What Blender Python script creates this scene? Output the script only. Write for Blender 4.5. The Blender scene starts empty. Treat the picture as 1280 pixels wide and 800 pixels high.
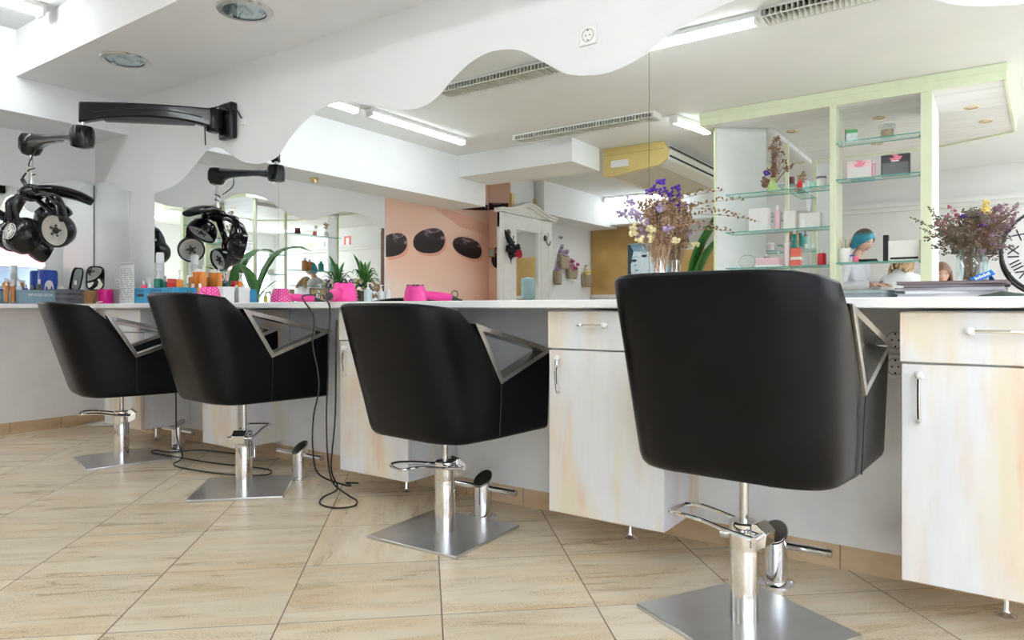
import bpy, bmesh, math, random
from mathutils import Vector, Matrix, Euler
R = math.radians
random.seed(7)
scene = bpy.context.scene
COL = scene.collection

# ------------------------------------------------------------------ camera measures
FPX = 862.0; TH = R(34.85); CT = math.cos(TH); ST = math.sin(TH); EYE = 0.9; HOR = 385.5
CAMY = -2.6163
def ray(x, y):
    u = (x - 640) / FPX
    return (-ST + u * CT, CT + u * ST, (HOR - y) / FPX)
def onY(x, y, Y):                 # world point seen at (x, y) in the plane Y
    a = ray(x, y); t = (Y - CAMY) / a[1]
    return Vector((a[0] * t, Y, EYE + a[2] * t))
def inM(x, y, Y):                 # world point at real depth Y that the mirror wall shows at (x, y)
    a = ray(x, y); t = (-Y - CAMY) / a[1]
    return Vector((a[0] * t, Y, EYE + a[2] * t))
def onX(x, y, X):
    a = ray(x, y); t = X / a[0]
    return Vector((X, a[1] * t + CAMY, EYE + a[2] * t))
def inMX(x, y, X):
    p = onX(x, y, X); return Vector((X, -p.y, p.z))

# ------------------------------------------------------------------ materials
MATS = {}
def nt(name):
    m = bpy.data.materials.new(name); m.use_nodes = True
    n = m.node_tree; b = n.nodes['Principled BSDF']
    return m, n, b
def setp(b, col=None, rough=None, metal=None, spec=None, trans=None, ior=None, coat=None, emit=None, es=None, sheen=None):
    if col is not None: b.inputs['Base Color'].default_value = (*col, 1)
    if rough is not None: b.inputs['Roughness'].default_value = rough
    if metal is not None: b.inputs['Metallic'].default_value = metal
    if spec is not None: b.inputs['Specular IOR Level'].default_value = spec
    if trans is not None: b.inputs['Transmission Weight'].default_value = trans
    if ior is not None: b.inputs['IOR'].default_value = ior
    if coat is not None: b.inputs['Coat Weight'].default_value = coat
    if emit is not None: b.inputs['Emission Color'].default_value = (*emit, 1)
    if es is not None: b.inputs['Emission Strength'].default_value = es
def lk(n, a, b): n.links.new(a, b)
def node(n, t, **kw):
    x = n.nodes.new(t)
    for k, v in kw.items(): setattr(x, k, v)
    return x
def noise(n, scale, detail=3, rough=.55, mscale=(1, 1, 1), coord='Object', rot=(0, 0, 0), dist=0.0):
    if coord == 'World':
        g = node(n, 'ShaderNodeNewGeometry'); src = g.outputs['Position']
    else:
        g = node(n, 'ShaderNodeTexCoord'); src = g.outputs[coord]
    mp = node(n, 'ShaderNodeMapping'); mp.inputs['Scale'].default_value = mscale; mp.inputs['Rotation'].default_value = rot
    lk(n, src, mp.inputs['Vector'])
    t = node(n, 'ShaderNodeTexNoise'); t.inputs['Scale'].default_value = scale
    t.inputs['Detail'].default_value = detail; t.inputs['Roughness'].default_value = rough; t.inputs['Distortion'].default_value = dist
    lk(n, mp.outputs['Vector'], t.inputs['Vector'])
    return t
def ramp(n, src, stops):
    r = node(n, 'ShaderNodeValToRGB'); e = r.color_ramp.elements
    while len(e) < len(stops): e.new(0.5)
    for i, (p, c) in enumerate(stops):
        e[i].position = p; e[i].color = (*c, 1) if len(c) == 3 else c
    lk(n, src, r.inputs['Fac']); return r
def mixc(n, fac, a, b, mode='MIX'):
    m = node(n, 'ShaderNodeMix', data_type='RGBA', blend_type=mode)
    for s, v in ((m.inputs[0], fac), (m.inputs[6], a), (m.inputs[7], b)):
        if hasattr(v, 'is_linked'): lk(n, v, s)
        elif isinstance(v, tuple): s.default_value = (*v, 1) if len(v) == 3 else v
        else: s.default_value = v
    return m.outputs[2]
def bump(n, b, h, strength=.2, dist=.002):
    k = node(n, 'ShaderNodeBump'); k.inputs['Strength'].default_value = strength; k.inputs['Distance'].default_value = dist
    lk(n, h, k.inputs['Height']); lk(n, k.outputs['Normal'], b.inputs['Normal'])
def solid(name, col, rough=.5, metal=0., var=.06, nscale=9., **kw):
    if name in MATS: return MATS[name]
    m, n, b = nt(name); setp(b, col, rough, metal, **kw)
    if var:
        t = noise(n, nscale, 4)
        lo = tuple(c * (1 - var) for c in col); hi = tuple(min(1, c * (1 + var)) for c in col)
        r = ramp(n, t.outputs['Fac'], [(.3, lo), (.7, hi)])
        lk(n, r.outputs['Color'], b.inputs['Base Color'])
    MATS[name] = m; return m
def emitter(name, col, s):
    if name in MATS: return MATS[name]
    m, n, b = nt(name); setp(b, (.9, .9, .9), .5, emit=col, es=s); MATS[name] = m; return m

WALL = solid('painted_plaster_white', (.86, .87, .88), .75, var=.02, nscale=3)
CEIL = solid('ceiling_paint', (.79, .80, .80), .85, var=.02, nscale=2)
CREAM = solid('cream_wall_paint', (.71, .70, .68), .8, var=.03, nscale=2)
TOP = solid('white_laminate', (.86, .86, .86), .35, var=.02)
PLASTIC = solid('white_plastic', (.85, .85, .84), .35, var=.02)
BLACKPL = solid('black_gloss_plastic', (.008, .008, .010), .18, var=0, spec=.35, coat=.08)
BLACKMT = solid('black_matt_plastic', (.018, .018, .02), .38, var=.1)
CABLE = solid('black_cable', (.012, .012, .013), .45, var=0)
STEEL = solid('brushed_steel', (.62, .61, .59), .26, 1., var=.08, nscale=40)
CHROME = solid('chrome', (.80, .80, .81), .06, 1., var=0)
PLATE = solid('steel_base_plate', (.66, .67, .68), .28, 1., var=.06, nscale=6)
BRASS = solid('brass', (.75, .55, .25), .25, 1., var=.05)
LIME = solid('pale_lime_paint', (.74, .79, .58), .5, var=.03)
LIMEW = solid('white_painted_panel', (.80, .82, .83), .5, var=.05, nscale=4)
PINK = solid('hot_pink_plastic', (.93, .06, .36), .22, var=.03)
MAGENTA = solid('magenta_tin_paint', (.75, .0, .26), .3, var=.03)
TUBE = emitter('fluorescent_tube_glow', (.90, .96, 1.), 20.)

def mirror_mat():
    m, n, b = nt('mirror_silvering'); setp(b, (.93, .955, .945), 0.0, 1.); return m
MIRROR = mirror_mat()
def glass_mat(name, col, rough=0.02, ior=1.45):
    if name in MATS: return MATS[name]
    m, n, b = nt(name); setp(b, col, rough, 0, trans=1., ior=ior); MATS[name] = m; return m
def thin_glass(name, tint, fac=.12):
    # clear sheet: straight-through transparency with a weak gloss, so thin panes stay clear
    if name in MATS: return MATS[name]
    m = bpy.data.materials.new(name); m.use_nodes = True; n = m.node_tree; n.nodes.clear()
    o = node(n, 'ShaderNodeOutputMaterial'); t = node(n, 'ShaderNodeBsdfTransparent'); t.inputs[0].default_value = (*tint, 1)
    g = node(n, 'ShaderNodeBsdfGlossy'); g.inputs['Roughness'].default_value = .02; g.inputs[0].default_value = (.9, 1, .97, 1)
    fr0 = node(n, 'ShaderNodeLayerWeight'); fr0.inputs['Blend'].default_value = .25
    fr = node(n, 'ShaderNodeMapRange'); lk(n, fr0.outputs['Facing'], fr.inputs[0]); fr.inputs[1].default_value = .0; fr.inputs[2].default_value = 1.0; fr.inputs[3].default_value = .03; fr.inputs[4].default_value = .5
    mx = node(n, 'ShaderNodeMixShader'); lk(n, fr.outputs[0], mx.inputs[0]); lk(n, t.outputs[0], mx.inputs[1]); lk(n, g.outputs[0], mx.inputs[2])
    lk(n, mx.outputs[0], o.inputs['Surface']); MATS[name] = m; return m
PANE = thin_glass('window_glass', (.97, .985, .98))
SHELFG = thin_glass('shelf_glass', (.92, .975, .955))
JARG = thin_glass('clear_jar_glass', (.93, .95, .95))
SHELFEDGE = solid('green_glass_edge', (.10, .38, .33), .1, var=0)

def leather():
    m, n, b = nt('black_leatherette'); setp(b, (.004, .004, .005), .30, spec=.15)
    t = noise(n, 260, 4, .6); bump(n, b, t.outputs['Fac'], .12, .001)
    r = ramp(n, noise(n, 4, 3).outputs['Fac'], [(.3, (.0035, .0035, .004)), (.75, (.0065, .0065, .008))])
    lk(n, r.outputs['Color'], b.inputs['Base Color']); return m
LEATHER = leather()
def whitewash():
    m, n, b = nt('whitewashed_wood'); setp(b, rough=.42)
    t1 = noise(n, 1.0, 3, .5, (7.5, 7.5, 1.5), 'World', dist=.3)
    t2 = noise(n, 1.0, 4, .6, (13, 13, 2.1), 'World')
    t3 = noise(n, 1.0, 2, .5, (3, 3, 2.2), 'World')
    ml = node(n, 'ShaderNodeMath', operation='MULTIPLY'); lk(n, t1.outputs['Fac'], ml.inputs[0])
    ad = node(n, 'ShaderNodeMath', operation='ADD'); lk(n, t3.outputs['Fac'], ad.inputs[0]); ad.inputs[1].default_value = .45
    lk(n, ad.outputs[0], ml.inputs[1])
    f = ramp(n, ml.outputs[0], [(.42, (0, 0, 0)), (.60, (.66, .66, .66))])
    tc = ramp(n, t2.outputs['Fac'], [(.38, (.78, .50, .27)), (.5, (.80, .65, .44)), (.62, (.74, .65, .40))])
    bc = ramp(n, t2.outputs['Fac'], [(.3, (.74, .75, .78)), (.7, (.83, .83, .84))])
    lk(n, mixc(n, f.outputs['Color'], bc.outputs['Color'], tc.outputs['Color']), b.inputs['Base Color'])
    return m
WASH = whitewash()
def panelmat():
    m, n, b = nt('grey_white_panel'); setp(b, rough=.4)
    t = noise(n, 1, 5, .6, (2.2, 2.2, 1.6), 'World')
    r = ramp(n, t.outputs['Fac'], [(.3, (.74, .74, .76)), (.55, (.86, .86, .87)), (.75, (.80, .79, .75))])
    lk(n, r.outputs['Color'], b.inputs['Base Color']); return m
PANEL = panelmat()

def floor_mat():
    m, n, b = nt('travertine_floor_tile')
    g = node(n, 'ShaderNodeNewGeometry'); sx = node(n, 'ShaderNodeSeparateXYZ'); lk(n, g.outputs['Position'], sx.inputs[0])
    def lin(a, c, off, size):
        m1 = node(n, 'ShaderNodeMath', operation='MULTIPLY'); lk(n, sx.outputs[0], m1.inputs[0]); m1.inputs[1].default_value = a / size
        m2 = node(n, 'ShaderNodeMath', operation='MULTIPLY_ADD'); lk(n, sx.outputs[1], m2.inputs[0]); m2.inputs[1].default_value = c / size
        lk(n, m1.outputs[0], m2.inputs[2])
        m3 = node(n, 'ShaderNodeMath', operation='ADD'); lk(n, m2.outputs[0], m3.inputs[0]); m3.inputs[1].default_value = -off / size
        return m3.outputs[0]
    sa = math.sin(R(48)); ca = math.cos(R(48))
    U = lin(sa, ca, -.309, .4647); V = lin(-math.sin(R(42)), math.cos(R(42)), .092, .44)
    def edge(x, w):
        f = node(n, 'ShaderNodeMath', operation='FRACT'); lk(n, x, f.inputs[0])
        d = node(n, 'ShaderNodeMath', operation='SUBTRACT'); lk(n, f.outputs[0], d.inputs[0]); d.inputs[1].default_value = .5
        a = node(n, 'ShaderNodeMath', operation='ABSOLUTE'); lk(n, d.outputs[0], a.inputs[0])
        c = node(n, 'ShaderNodeMath', operation='GREATER_THAN'); lk(n, a.outputs[0], c.inputs[0]); c.inputs[1].default_value = .5 - w
        return c.outputs[0]
    e = node(n, 'ShaderNodeMath', operation='MAXIMUM'); lk(n, edge(U, .0045), e.inputs[0]); lk(n, edge(V, .0032), e.inputs[1])
    fl = []
    for x in (U, V):
        k = node(n, 'ShaderNodeMath', operation='FLOOR'); lk(n, x, k.inputs[0]); fl.append(k.outputs[0])
    cv = node(n, 'ShaderNodeCombineXYZ'); lk(n, fl[0], cv.inputs[0]); lk(n, fl[1], cv.inputs[1])
    wn = node(n, 'ShaderNodeTexWhiteNoise'); lk(n, cv.outputs[0], wn.inputs['Vector'])
    # tile-local vein coordinates, alternate direction chosen per tile
    rnd = node(n, 'ShaderNodeVectorMath', operation='SCALE'); lk(n, wn.outputs['Color'], rnd.inputs[0]); rnd.inputs['Scale'].default_value = 40
    cuv = node(n, 'ShaderNodeCombineXYZ'); lk(n, U, cuv.inputs[0]); lk(n, V, cuv.inputs[1])
    sc = []
    for s in ((1.1, 7.0, 1), (7.0, 1.1, 1)):
        vm = node(n, 'ShaderNodeVectorMath', operation='MULTIPLY_ADD'); lk(n, cuv.outputs[0], vm.inputs[0]); vm.inputs[1].default_value = s
        lk(n, rnd.outputs[0], vm.inputs[2]); sc.append(vm.outputs[0])
    gt = node(n, 'ShaderNodeMath', operation='GREATER_THAN'); lk(n, wn.outputs['Value'], gt.inputs[0]); gt.inputs[1].default_value = .72
    mv = node(n, 'ShaderNodeMix', data_type='VECTOR'); lk(n, gt.outputs[0], mv.inputs[0]); lk(n, sc[0], mv.inputs[4]); lk(n, sc[1], mv.inputs[5])
    t = node(n, 'ShaderNodeTexNoise'); t.inputs['Scale'].default_value = 1.0; t.inputs['Detail'].default_value = 6; t.inputs['Roughness'].default_value = .62; t.inputs['Distortion'].default_value = .5
    lk(n, mv.outputs[1], t.inputs['Vector'])
    r = ramp(n, t.outputs['Fac'], [(.25, (.70, .56, .38)), (.42, (.765, .635, .455)), (.56, (.81, .70, .535)), (.75, (.85, .775, .635))])
    # small dark pits
    vm = node(n, 'ShaderNodeVectorMath', operation='MULTIPLY'); lk(n, mv.outputs[1], vm.inputs[0]); vm.inputs[1].default_value = (24, 9, 1)
    p = node(n, 'ShaderNodeTexNoise'); p.inputs['Scale'].default_value = 3.4; p.inputs['Detail'].default_value = 3; lk(n, vm.outputs[0], p.inputs['Vector'])
    pr = ramp(n, p.outputs['Fac'], [(.57, (0, 0, 0)), (.62, (.8, .8, .8))])
    oc = node(n, 'ShaderNodeTexNoise'); oc.inputs['Scale'].default_value = .55; oc.inputs['Detail'].default_value = 4; lk(n, mv.outputs[1], oc.inputs['Vector'])
    orp = ramp(n, oc.outputs['Fac'], [(.50, (0, 0, 0)), (.68, (.55, .55, .55))])
    c0 = mixc(n, orp.outputs['Color'], r.outputs['Color'], (.78, .57, .33))
    pm = ramp(n, t.outputs['Fac'], [(.46, (1, 1, 1)), (.56, (.12, .12, .12))])
    pf_ = node(n, 'ShaderNodeMath', operation='MULTIPLY'); lk(n, pr.outputs['Color'], pf_.inputs[0]); lk(n, pm.outputs['Color'], pf_.inputs[1])
    c1 = mixc(n, pf_.outputs[0], c0, (.25, .17, .10))
    hv = node(n, 'ShaderNodeHueSaturation'); mr = node(n, 'ShaderNodeMapRange'); lk(n, wn.outputs['Value'], mr.inputs[0]); mr.inputs[3].default_value = .92; mr.inputs[4].default_value = 1.06
    lk(n, mr.outputs[0], hv.inputs['Value']); lk(n, c1, hv.inputs['Color'])
    lk(n, mixc(n, e.outputs[0], hv.outputs['Color'], (.14, .10, .075)), b.inputs['Base Color'])
    rr = node(n, 'ShaderNodeMapRange'); lk(n, t.outputs['Fac'], rr.inputs[0]); rr.inputs[3].default_value = .22; rr.inputs[4].default_value = .36
    lk(n, rr.outputs[0], b.inputs['Roughness'])
    iv = node(n, 'ShaderNodeMath', operation='SUBTRACT'); iv.inputs[0].default_value = 1; lk(n, e.outputs[0], iv.inputs[1]); bump(n, b, iv.outputs[0], .3, .002)
    return m
FLOOR = floor_mat()
def skirting_mat():
    m, n, b = nt('travertine_skirting'); setp(b, rough=.35)
    g = node(n, 'ShaderNodeNewGeometry'); sx = node(n, 'ShaderNodeSeparateXYZ'); lk(n, g.outputs['Position'], sx.inputs[0])
    a = node(n, 'ShaderNodeMath', operation='ADD'); lk(n, sx.outputs[0], a.inputs[0]); lk(n, sx.outputs[1], a.inputs[1])
    d = node(n, 'ShaderNodeMath', operation='MULTIPLY_ADD'); lk(n, a.outputs[0], d.inputs[0]); d.inputs[1].default_value = 1 / .33; d.inputs[2].default_value = .35
    f = node(n, 'ShaderNodeMath', operation='FRACT'); lk(n, d.outputs[0], f.inputs[0])
    c = node(n, 'ShaderNodeMath', operation='LESS_THAN'); lk(n, f.outputs[0], c.inputs[0]); c.inputs[1].default_value = .014
    t = noise(n, 5, 6, .6, (1, 1, 2), 'World')
    r = ramp(n, t.outputs['Fac'], [(.3, (.52, .35, .2)), (.7, (.68, .52, .35))])
    lk(n, mixc(n, c.outputs[0], r.outputs['Color'], (.3, .22, .15)), b.inputs['Base Color']); return m
SKIRT = skirting_mat()

# ------------------------------------------------------------------ mesh builder
class MB:
    def __init__(s): s.v = []; s.f = []
    def add(s, vs, fs, M=None):
        o = len(s.v)
        s.v += [tuple(M @ Vector(p)) if M else tuple(p) for p in vs]
        s.f += [tuple(i + o for i in f) for f in fs]; return s
    def box(s, x0, x1, y0, y1, z0, z1, M=None):
        return s.add([(x0, y0, z0), (x1, y0, z0), (x1, y1, z0), (x0, y1, z0), (x0, y0, z1), (x1, y0, z1), (x1, y1, z1), (x0, y1, z1)],
                     [(0, 3, 2, 1), (4, 5, 6, 7), (0, 1, 5, 4), (1, 2, 6, 5), (2, 3, 7, 6), (3, 0, 4, 7)], M)
    def lathe(s, prof, M=None, seg=24, cap=True):
        vs = []; fs = []
        for r, z in prof:
            for i in range(seg):
                a = 2 * math.pi * i / seg; vs.append((r * math.cos(a), r * math.sin(a), z))
        for j in range(len(prof) - 1):
            for i in range(seg):
                k = (i + 1) % seg; fs.append((j * seg + i, j * seg + k, (j + 1) * seg + k, (j + 1) * seg + i))
        if cap:
            fs.append(tuple(range(seg - 1, -1, -1))); o = (len(prof) - 1) * seg; fs.append(tuple(range(o, o + seg)))
        return s.add(vs, fs, M)
    def cyl(s, r, z0, z1, M=None, seg=24): return s.lathe([(r, z0), (r, z1)], M, seg)
    def tube(s, pts, rad, seg=8, M=None, closed=False, flat=None, up=None):
        pts = [Vector(p) for p in pts]; n = len(pts); vs = []; fs = []
        rs = rad if isinstance(rad, (list, tuple)) else [rad] * n
        nrm = None
        for i, p in enumerate(pts):
            if closed: d = pts[(i + 1) % n] - pts[i - 1]
            else: d = pts[min(i + 1, n - 1)] - pts[max(i - 1, 0)]
            if d.length < 1e-9: d = Vector((0, 0, 1))
            d.normalize()
            if up is not None: nrm = Vector(up)
            if nrm is None: nrm = Vector((0, 0, 1)) if abs(d.z) < .9 else Vector((1, 0, 0))
            nn = nrm - d * nrm.dot(d)
            if nn.length < 1e-6: nn = d.orthogonal()
            nrm = nn.normalized(); bi = d.cross(nrm)
            for k in range(seg):
                a = 2 * math.pi * k / seg
                fx, fy = flat if flat else (1, 1)
                vs.append(p + (bi * math.cos(a) * fx + nrm * math.sin(a) * fy) * rs[i])
        m = n if closed else n - 1
        for i in range(m):
            j = (i + 1) % n
            for k in range(seg):
                l = (k + 1) % seg; fs.append((i * seg + k, i * seg + l, j * seg + l, j * seg + k))
        if not closed:
            fs.append(tuple(range(seg - 1, -1, -1))); fs.append(tuple((n - 1) * seg + k for k in range(seg)))
        return s.add(vs, fs, M)
    def prism(s, poly, a, b, M=None, axis='z'):
        n = len(poly)
        def P(p, h):
            return {'z': (p[0], p[1], h), 'y': (p[0], h, p[1]), 'x': (h, p[0], p[1])}[axis]
        vs = [P(p, a) for p in poly] + [P(p, b) for p in poly]
        fs = [tuple(range(n - 1, -1, -1)), tuple(range(n, 2 * n))] + [(i, (i + 1) % n, n + (i + 1) % n, n + i) for i in range(n)]
        return s.add(vs, fs, M)
    def ell(s, c, r, M=None, seg=16, rings=10):
        if not isinstance(r, (tuple, list)): r = (r, r, r)
        vs = []; fs = []
        for j in range(rings + 1):
            t = math.pi * j / rings
            for i in range(seg):
                a = 2 * math.pi * i / seg
                vs.append((c[0] + r[0] * math.sin(t) * math.cos(a), c[1] + r[1] * math.sin(t) * math.sin(a), c[2] - r[2] * math.cos(t)))
        for j in range(rings):
            for i in range(seg):
                k = (i + 1) % seg; fs.append((j * seg + i, j * seg + k, (j + 1) * seg + k, (j + 1) * seg + i))
        return s.add(vs, fs, M)
    def ring(s, outer, inner, a, b, axis='x'):     # prism with a hole, same point count
        n = len(outer)
        def P(p, h): return {'z': (p[0], p[1], h), 'y': (p[0], h, p[1]), 'x': (h, p[0], p[1])}[axis]
        vs = [P(p, a) for p in outer] + [P(p, a) for p in inner] + [P(p, b) for p in outer] + [P(p, b) for p in inner]
        fs = []
        for i in range(n):
            j = (i + 1) % n
            fs += [(i, j, n + j, n + i), (2 * n + i, 3 * n + i, 3 * n + j, 2 * n + j), (i, 2 * n + i, 2 * n + j, j), (n + i, n + j, 3 * n + j, 3 * n + i)]
        return s.add(vs, fs)
    def leaf(s, base, mid, tip, w, up=(0, 0, 1), n=7, fold=.25):   # arched blade with a midrib fold
        b, m, t = Vector(base), Vector(mid), Vector(tip); vs = []; fs = []
        for i in range(n + 1):
            q = i / n; p = b * (1 - q) ** 2 + m * 2 * q * (1 - q) + t * q * q
            d = (m - b) * (1 - q) * 2 + (t - m) * 2 * q
            sd = d.cross(Vector(up))
            if sd.length < 1e-6: sd = Vector((1, 0, 0))
            sd.normalize(); nn = sd.cross(d).normalized()
            ww = w * (math.sin(math.pi * min(1, .12 + q * .88)) ** .7) * (1 if q < .97 else .15)
            vs += [p - sd * ww + nn * ww * fold, p, p + sd * ww + nn * ww * fold]
        for i in range(n):
            o = i * 3; fs += [(o, o + 1, o + 4, o + 3), (o + 1, o + 2, o + 5, o + 4)]
        return s.add(vs, fs)
    def build(s, name, mat, parent=None, bevel=0., smooth=35, seg=2, solidify=0., subsurf=0):
        me = bpy.data.meshes.new(name); me.from_pydata(s.v, [], s.f); me.update()
        bm = bmesh.new(); bm.from_mesh(me); bmesh.ops.recalc_face_normals(bm, faces=bm.faces); bm.to_mesh(me); bm.free()
        for m in (mat if isinstance(mat, (list, tuple)) else [mat]): me.materials.append(m)
        if smooth:
            for p in me.polygons: p.use_smooth = True
            me.set_sharp_from_angle(angle=R(smooth))
        o = bpy.data.objects.new(name, me); COL.objects.link(o)
        if parent: o.parent = parent
        if solidify:
            k = o.modifiers.new('Solid', 'SOLIDIFY'); k.thickness = solidify; k.offset = 0
        if subsurf:
            k = o.modifiers.new('Sub', 'SUBSURF'); k.levels = subsurf; k.render_levels = subsurf
        if bevel:
            k = o.modifiers.new('Bevel', 'BEVEL'); k.width = bevel; k.segments = seg; k.limit_method = 'ANGLE'; k.angle_limit = R(40)
        return o
def T(x=0, y=0, z=0, rx=0, ry=0, rz=0, s=1): return Matrix.Translation((x, y, z)) @ Euler((rx, ry, rz)).to_matrix().to_4x4() @ Matrix.Scale(s, 4)
def aim(pos, direction, roll=0):       # local +Z along direction
    q = Vector(direction).normalized().to_track_quat('Z', 'Y')
    return Matrix.Translation(pos) @ q.to_matrix().to_4x4() @ Matrix.Rotation(roll, 4, 'Z')

def tag(o, label=None, cat=None, group=None, kind=None):
    if label: o['label'] = label
    if cat: o['category'] = cat
    if group: o['group'] = group
    if kind: o['kind'] = kind
    return o
def thing(name, label, cat, loc=(0, 0, 0), rz=0, group=None):
    o = bpy.data.objects.new(name, None); COL.objects.link(o); o.empty_display_size = .05
    o.location = loc; o.rotation_euler = (0, 0, rz); return tag(o, label, cat, group)
def struct(name, mb, mat, bevel=0, smooth=0, parent=None):
    o = mb.build(name, mat, parent, bevel=bevel, smooth=smooth)
    if not parent: o['kind'] = 'structure'
    return o
def text_mesh(name, body, size, mat, parent, M, depth=.0006, align='CENTER'):
    cu = bpy.data.curves.new(name, 'FONT'); cu.body = body; cu.size = size; cu.align_x = align; cu.align_y = 'CENTER'; cu.extrude = depth
    o = bpy.data.objects.new(name, cu); COL.objects.link(o)
    dg = bpy.context.evaluated_depsgraph_get(); me = bpy.data.meshes.new_from_object(o.evaluated_get(dg))
    bpy.data.objects.remove(o); bpy.data.curves.remove(cu)
    me.materials.clear(); me.materials.append(mat); me.transform(M)
    r = bpy.data.objects.new(name, me); COL.objects.link(r); r.parent = parent; return r
def copy_tree(o, parent=None):
    c = o.copy(); COL.objects.link(c)
    if parent: c.parent = parent
    for ch in list(o.children): copy_tree(ch, c)
    return c
def smooth_path(pts, k=6):                     # Catmull-Rom through the points
    P = [Vector(p) for p in pts]; out = []
    for i in range(len(P) - 1):
        a, b, c, d = P[max(i - 1, 0)], P[i], P[i + 1], P[min(i + 2, len(P) - 1)]
        for j in range(k):
            t = j / k
            out.append(.5 * ((2 * b) + (c - a) * t + (2 * a - 5 * b + 4 * c - d) * t * t + (3 * b - a - 3 * c + d) * t ** 3))
    out.append(P[-1]); return out
# ================================================================== THE ROOM
XL, XR, YB, ZC = -5.88, 3.2, -8.3, 2.76
struct('floor', MB().box(XL - .1, XR + .1, YB - .1, .1, -.1, 0), FLOOR)
struct('ceiling', MB().box(XL - .1, XR + .1, YB - .1, .1, ZC, ZC + .1), CEIL)
struct('wall_front', MB().box(XL - .1, XR + .1, 0, .1, 0, ZC), WALL)
struct('wall_left', MB().box(XL - .1, XL, YB - .1, 0, 0, ZC), WALL)
struct('wall_back', MB().box(XL, XR + .1, YB - .1, YB, 0, ZC), CREAM)
# right wall with two shop-window openings and an unseen third added for more light
wr = MB(); WIN = [(-3.3, -.75, .45, 2.35), (-8.2, -6.5, .12, 2.35), (-5.35, -4.25, .12, 2.35)]
wr.box(XR, XR + .1, -.75, 0, 0, ZC); wr.box(XR, XR + .1, -3.3, -.75, 0, .45); wr.box(XR, XR + .1, -3.3, -.75, 2.35, ZC)
wr.box(XR, XR + .1, -6.5, -5.35, 0, ZC); wr.box(XR, XR + .1, -4.25, -3.3, 0, ZC); wr.box(XR, XR + .1, -5.35, -4.25, 0, .12); wr.box(XR, XR + .1, -5.35, -4.25, 2.35, ZC); wr.box(XR, XR + .1, -8.2, -6.5, 0, .12); wr.box(XR, XR + .1, -8.2, -6.5, 2.35, ZC); wr.box(XR, XR + .1, YB, -8.2, 0, ZC)
struct('wall_right', wr, WALL)
FRAME = solid('white_window_frame', (.8, .82, .82), .4, var=.02)
for i, (y0, y1, z0, z1) in enumerate(WIN):
    f = MB(); t = .05
    f.box(XR - .02, XR + .06, y0, y0 + t, z0, z1); f.box(XR - .02, XR + .06, y1 - t, y1, z0, z1)
    f.box(XR - .02, XR + .06, y0, y1, z0, z0 + t); f.box(XR - .02, XR + .06, y0, y1, z1 - t, z1)
    ym = (y0 + y1) / 2; f.box(XR - .02, XR + .06, ym - .025, ym + .025, z0, z1)
    w = struct('window_%d' % (i + 1), f, FRAME)
    MB().box(XR + .015, XR + .021, y0 + t, y1 - t, z0 + t, z1 - t).build('window_pane', PANE, w, smooth=0)
# beams and dropped soffits
struct('trim_1', MB().box(XL, -5.35, -4.48, 0, 2.21, ZC), WALL)                # beam along the left wall
struct('trim_2', MB().box(-5.35, XR, -.73, 0, 2.45, ZC), WALL)                 # dropped soffit over the mirrors
struct('trim_3', MB().box(XL, -3.75, -4.56, -3.92, 2.5, ZC), WALL)             # cross beam
struct('trim_4', MB().box(XL, -5.35, YB, -5.9, 2.28, ZC), WALL)                # beam beyond the column
struct('trim_5', MB().box(XL, -5.5, -5.85, -5.26, 0, ZC), WALL)                # column by the mural
struct('trim_6', MB().box(-5.35, -2.2, YB, YB + .3, 2.32, ZC), WALL)           # beam along the back wall
struct('trim_7', MB().box(-2.19, XR, YB, YB + .09, 2.30, 2.36).box(-2.19, XR, YB, YB + .05, 2.24, 2.30), CREAM)      # conduit moulding
# panels and skirting below the worktops
struct('trim_8', MB().box(XL + .13, XR, -.02, 0, .085, .9), PANEL)
struct('trim_9', MB().box(XL, XL + .13, -3.2, 0, .085, .9), PANEL)
struct('baseboard_front', MB().box(XL + .12, XR, -.012, 0, 0, .085), SKIRT)
struct('baseboard_left', MB().box(XL, XL + .12, -3.2, 0, 0, .085), SKIRT)
struct('baseboard_left', MB().box(XL, XL + .012, -5.26, -3.2, 0, .085), SKIRT)
struct('baseboard_back', MB().box(XL + .1, XR, YB, YB + .012, 0, .085), SKIRT)
GOLD = solid('gold_strip', (.72, .50, .18), .35, .3, var=.08)
struct('trim_10', MB().box(-5.505, -5.47, -5.30, -5.24, 1.9, 2.5), GOLD)
struct('trim_11', MB().box(-5.505, -5.48, -5.87, -5.83, 1.9, 2.5), GOLD)

# worktop
wt = MB().prism([(XL, 0), (XR - .3, 0), (XR - .3, -.41), (-5.42, -.41), (-5.42, -3.2), (XL, -3.2)][::-1], .901, .932)
tag(wt.build('worktop', TOP, bevel=.004), 'long white laminate worktop running under the mirrors', 'worktop')

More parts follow.
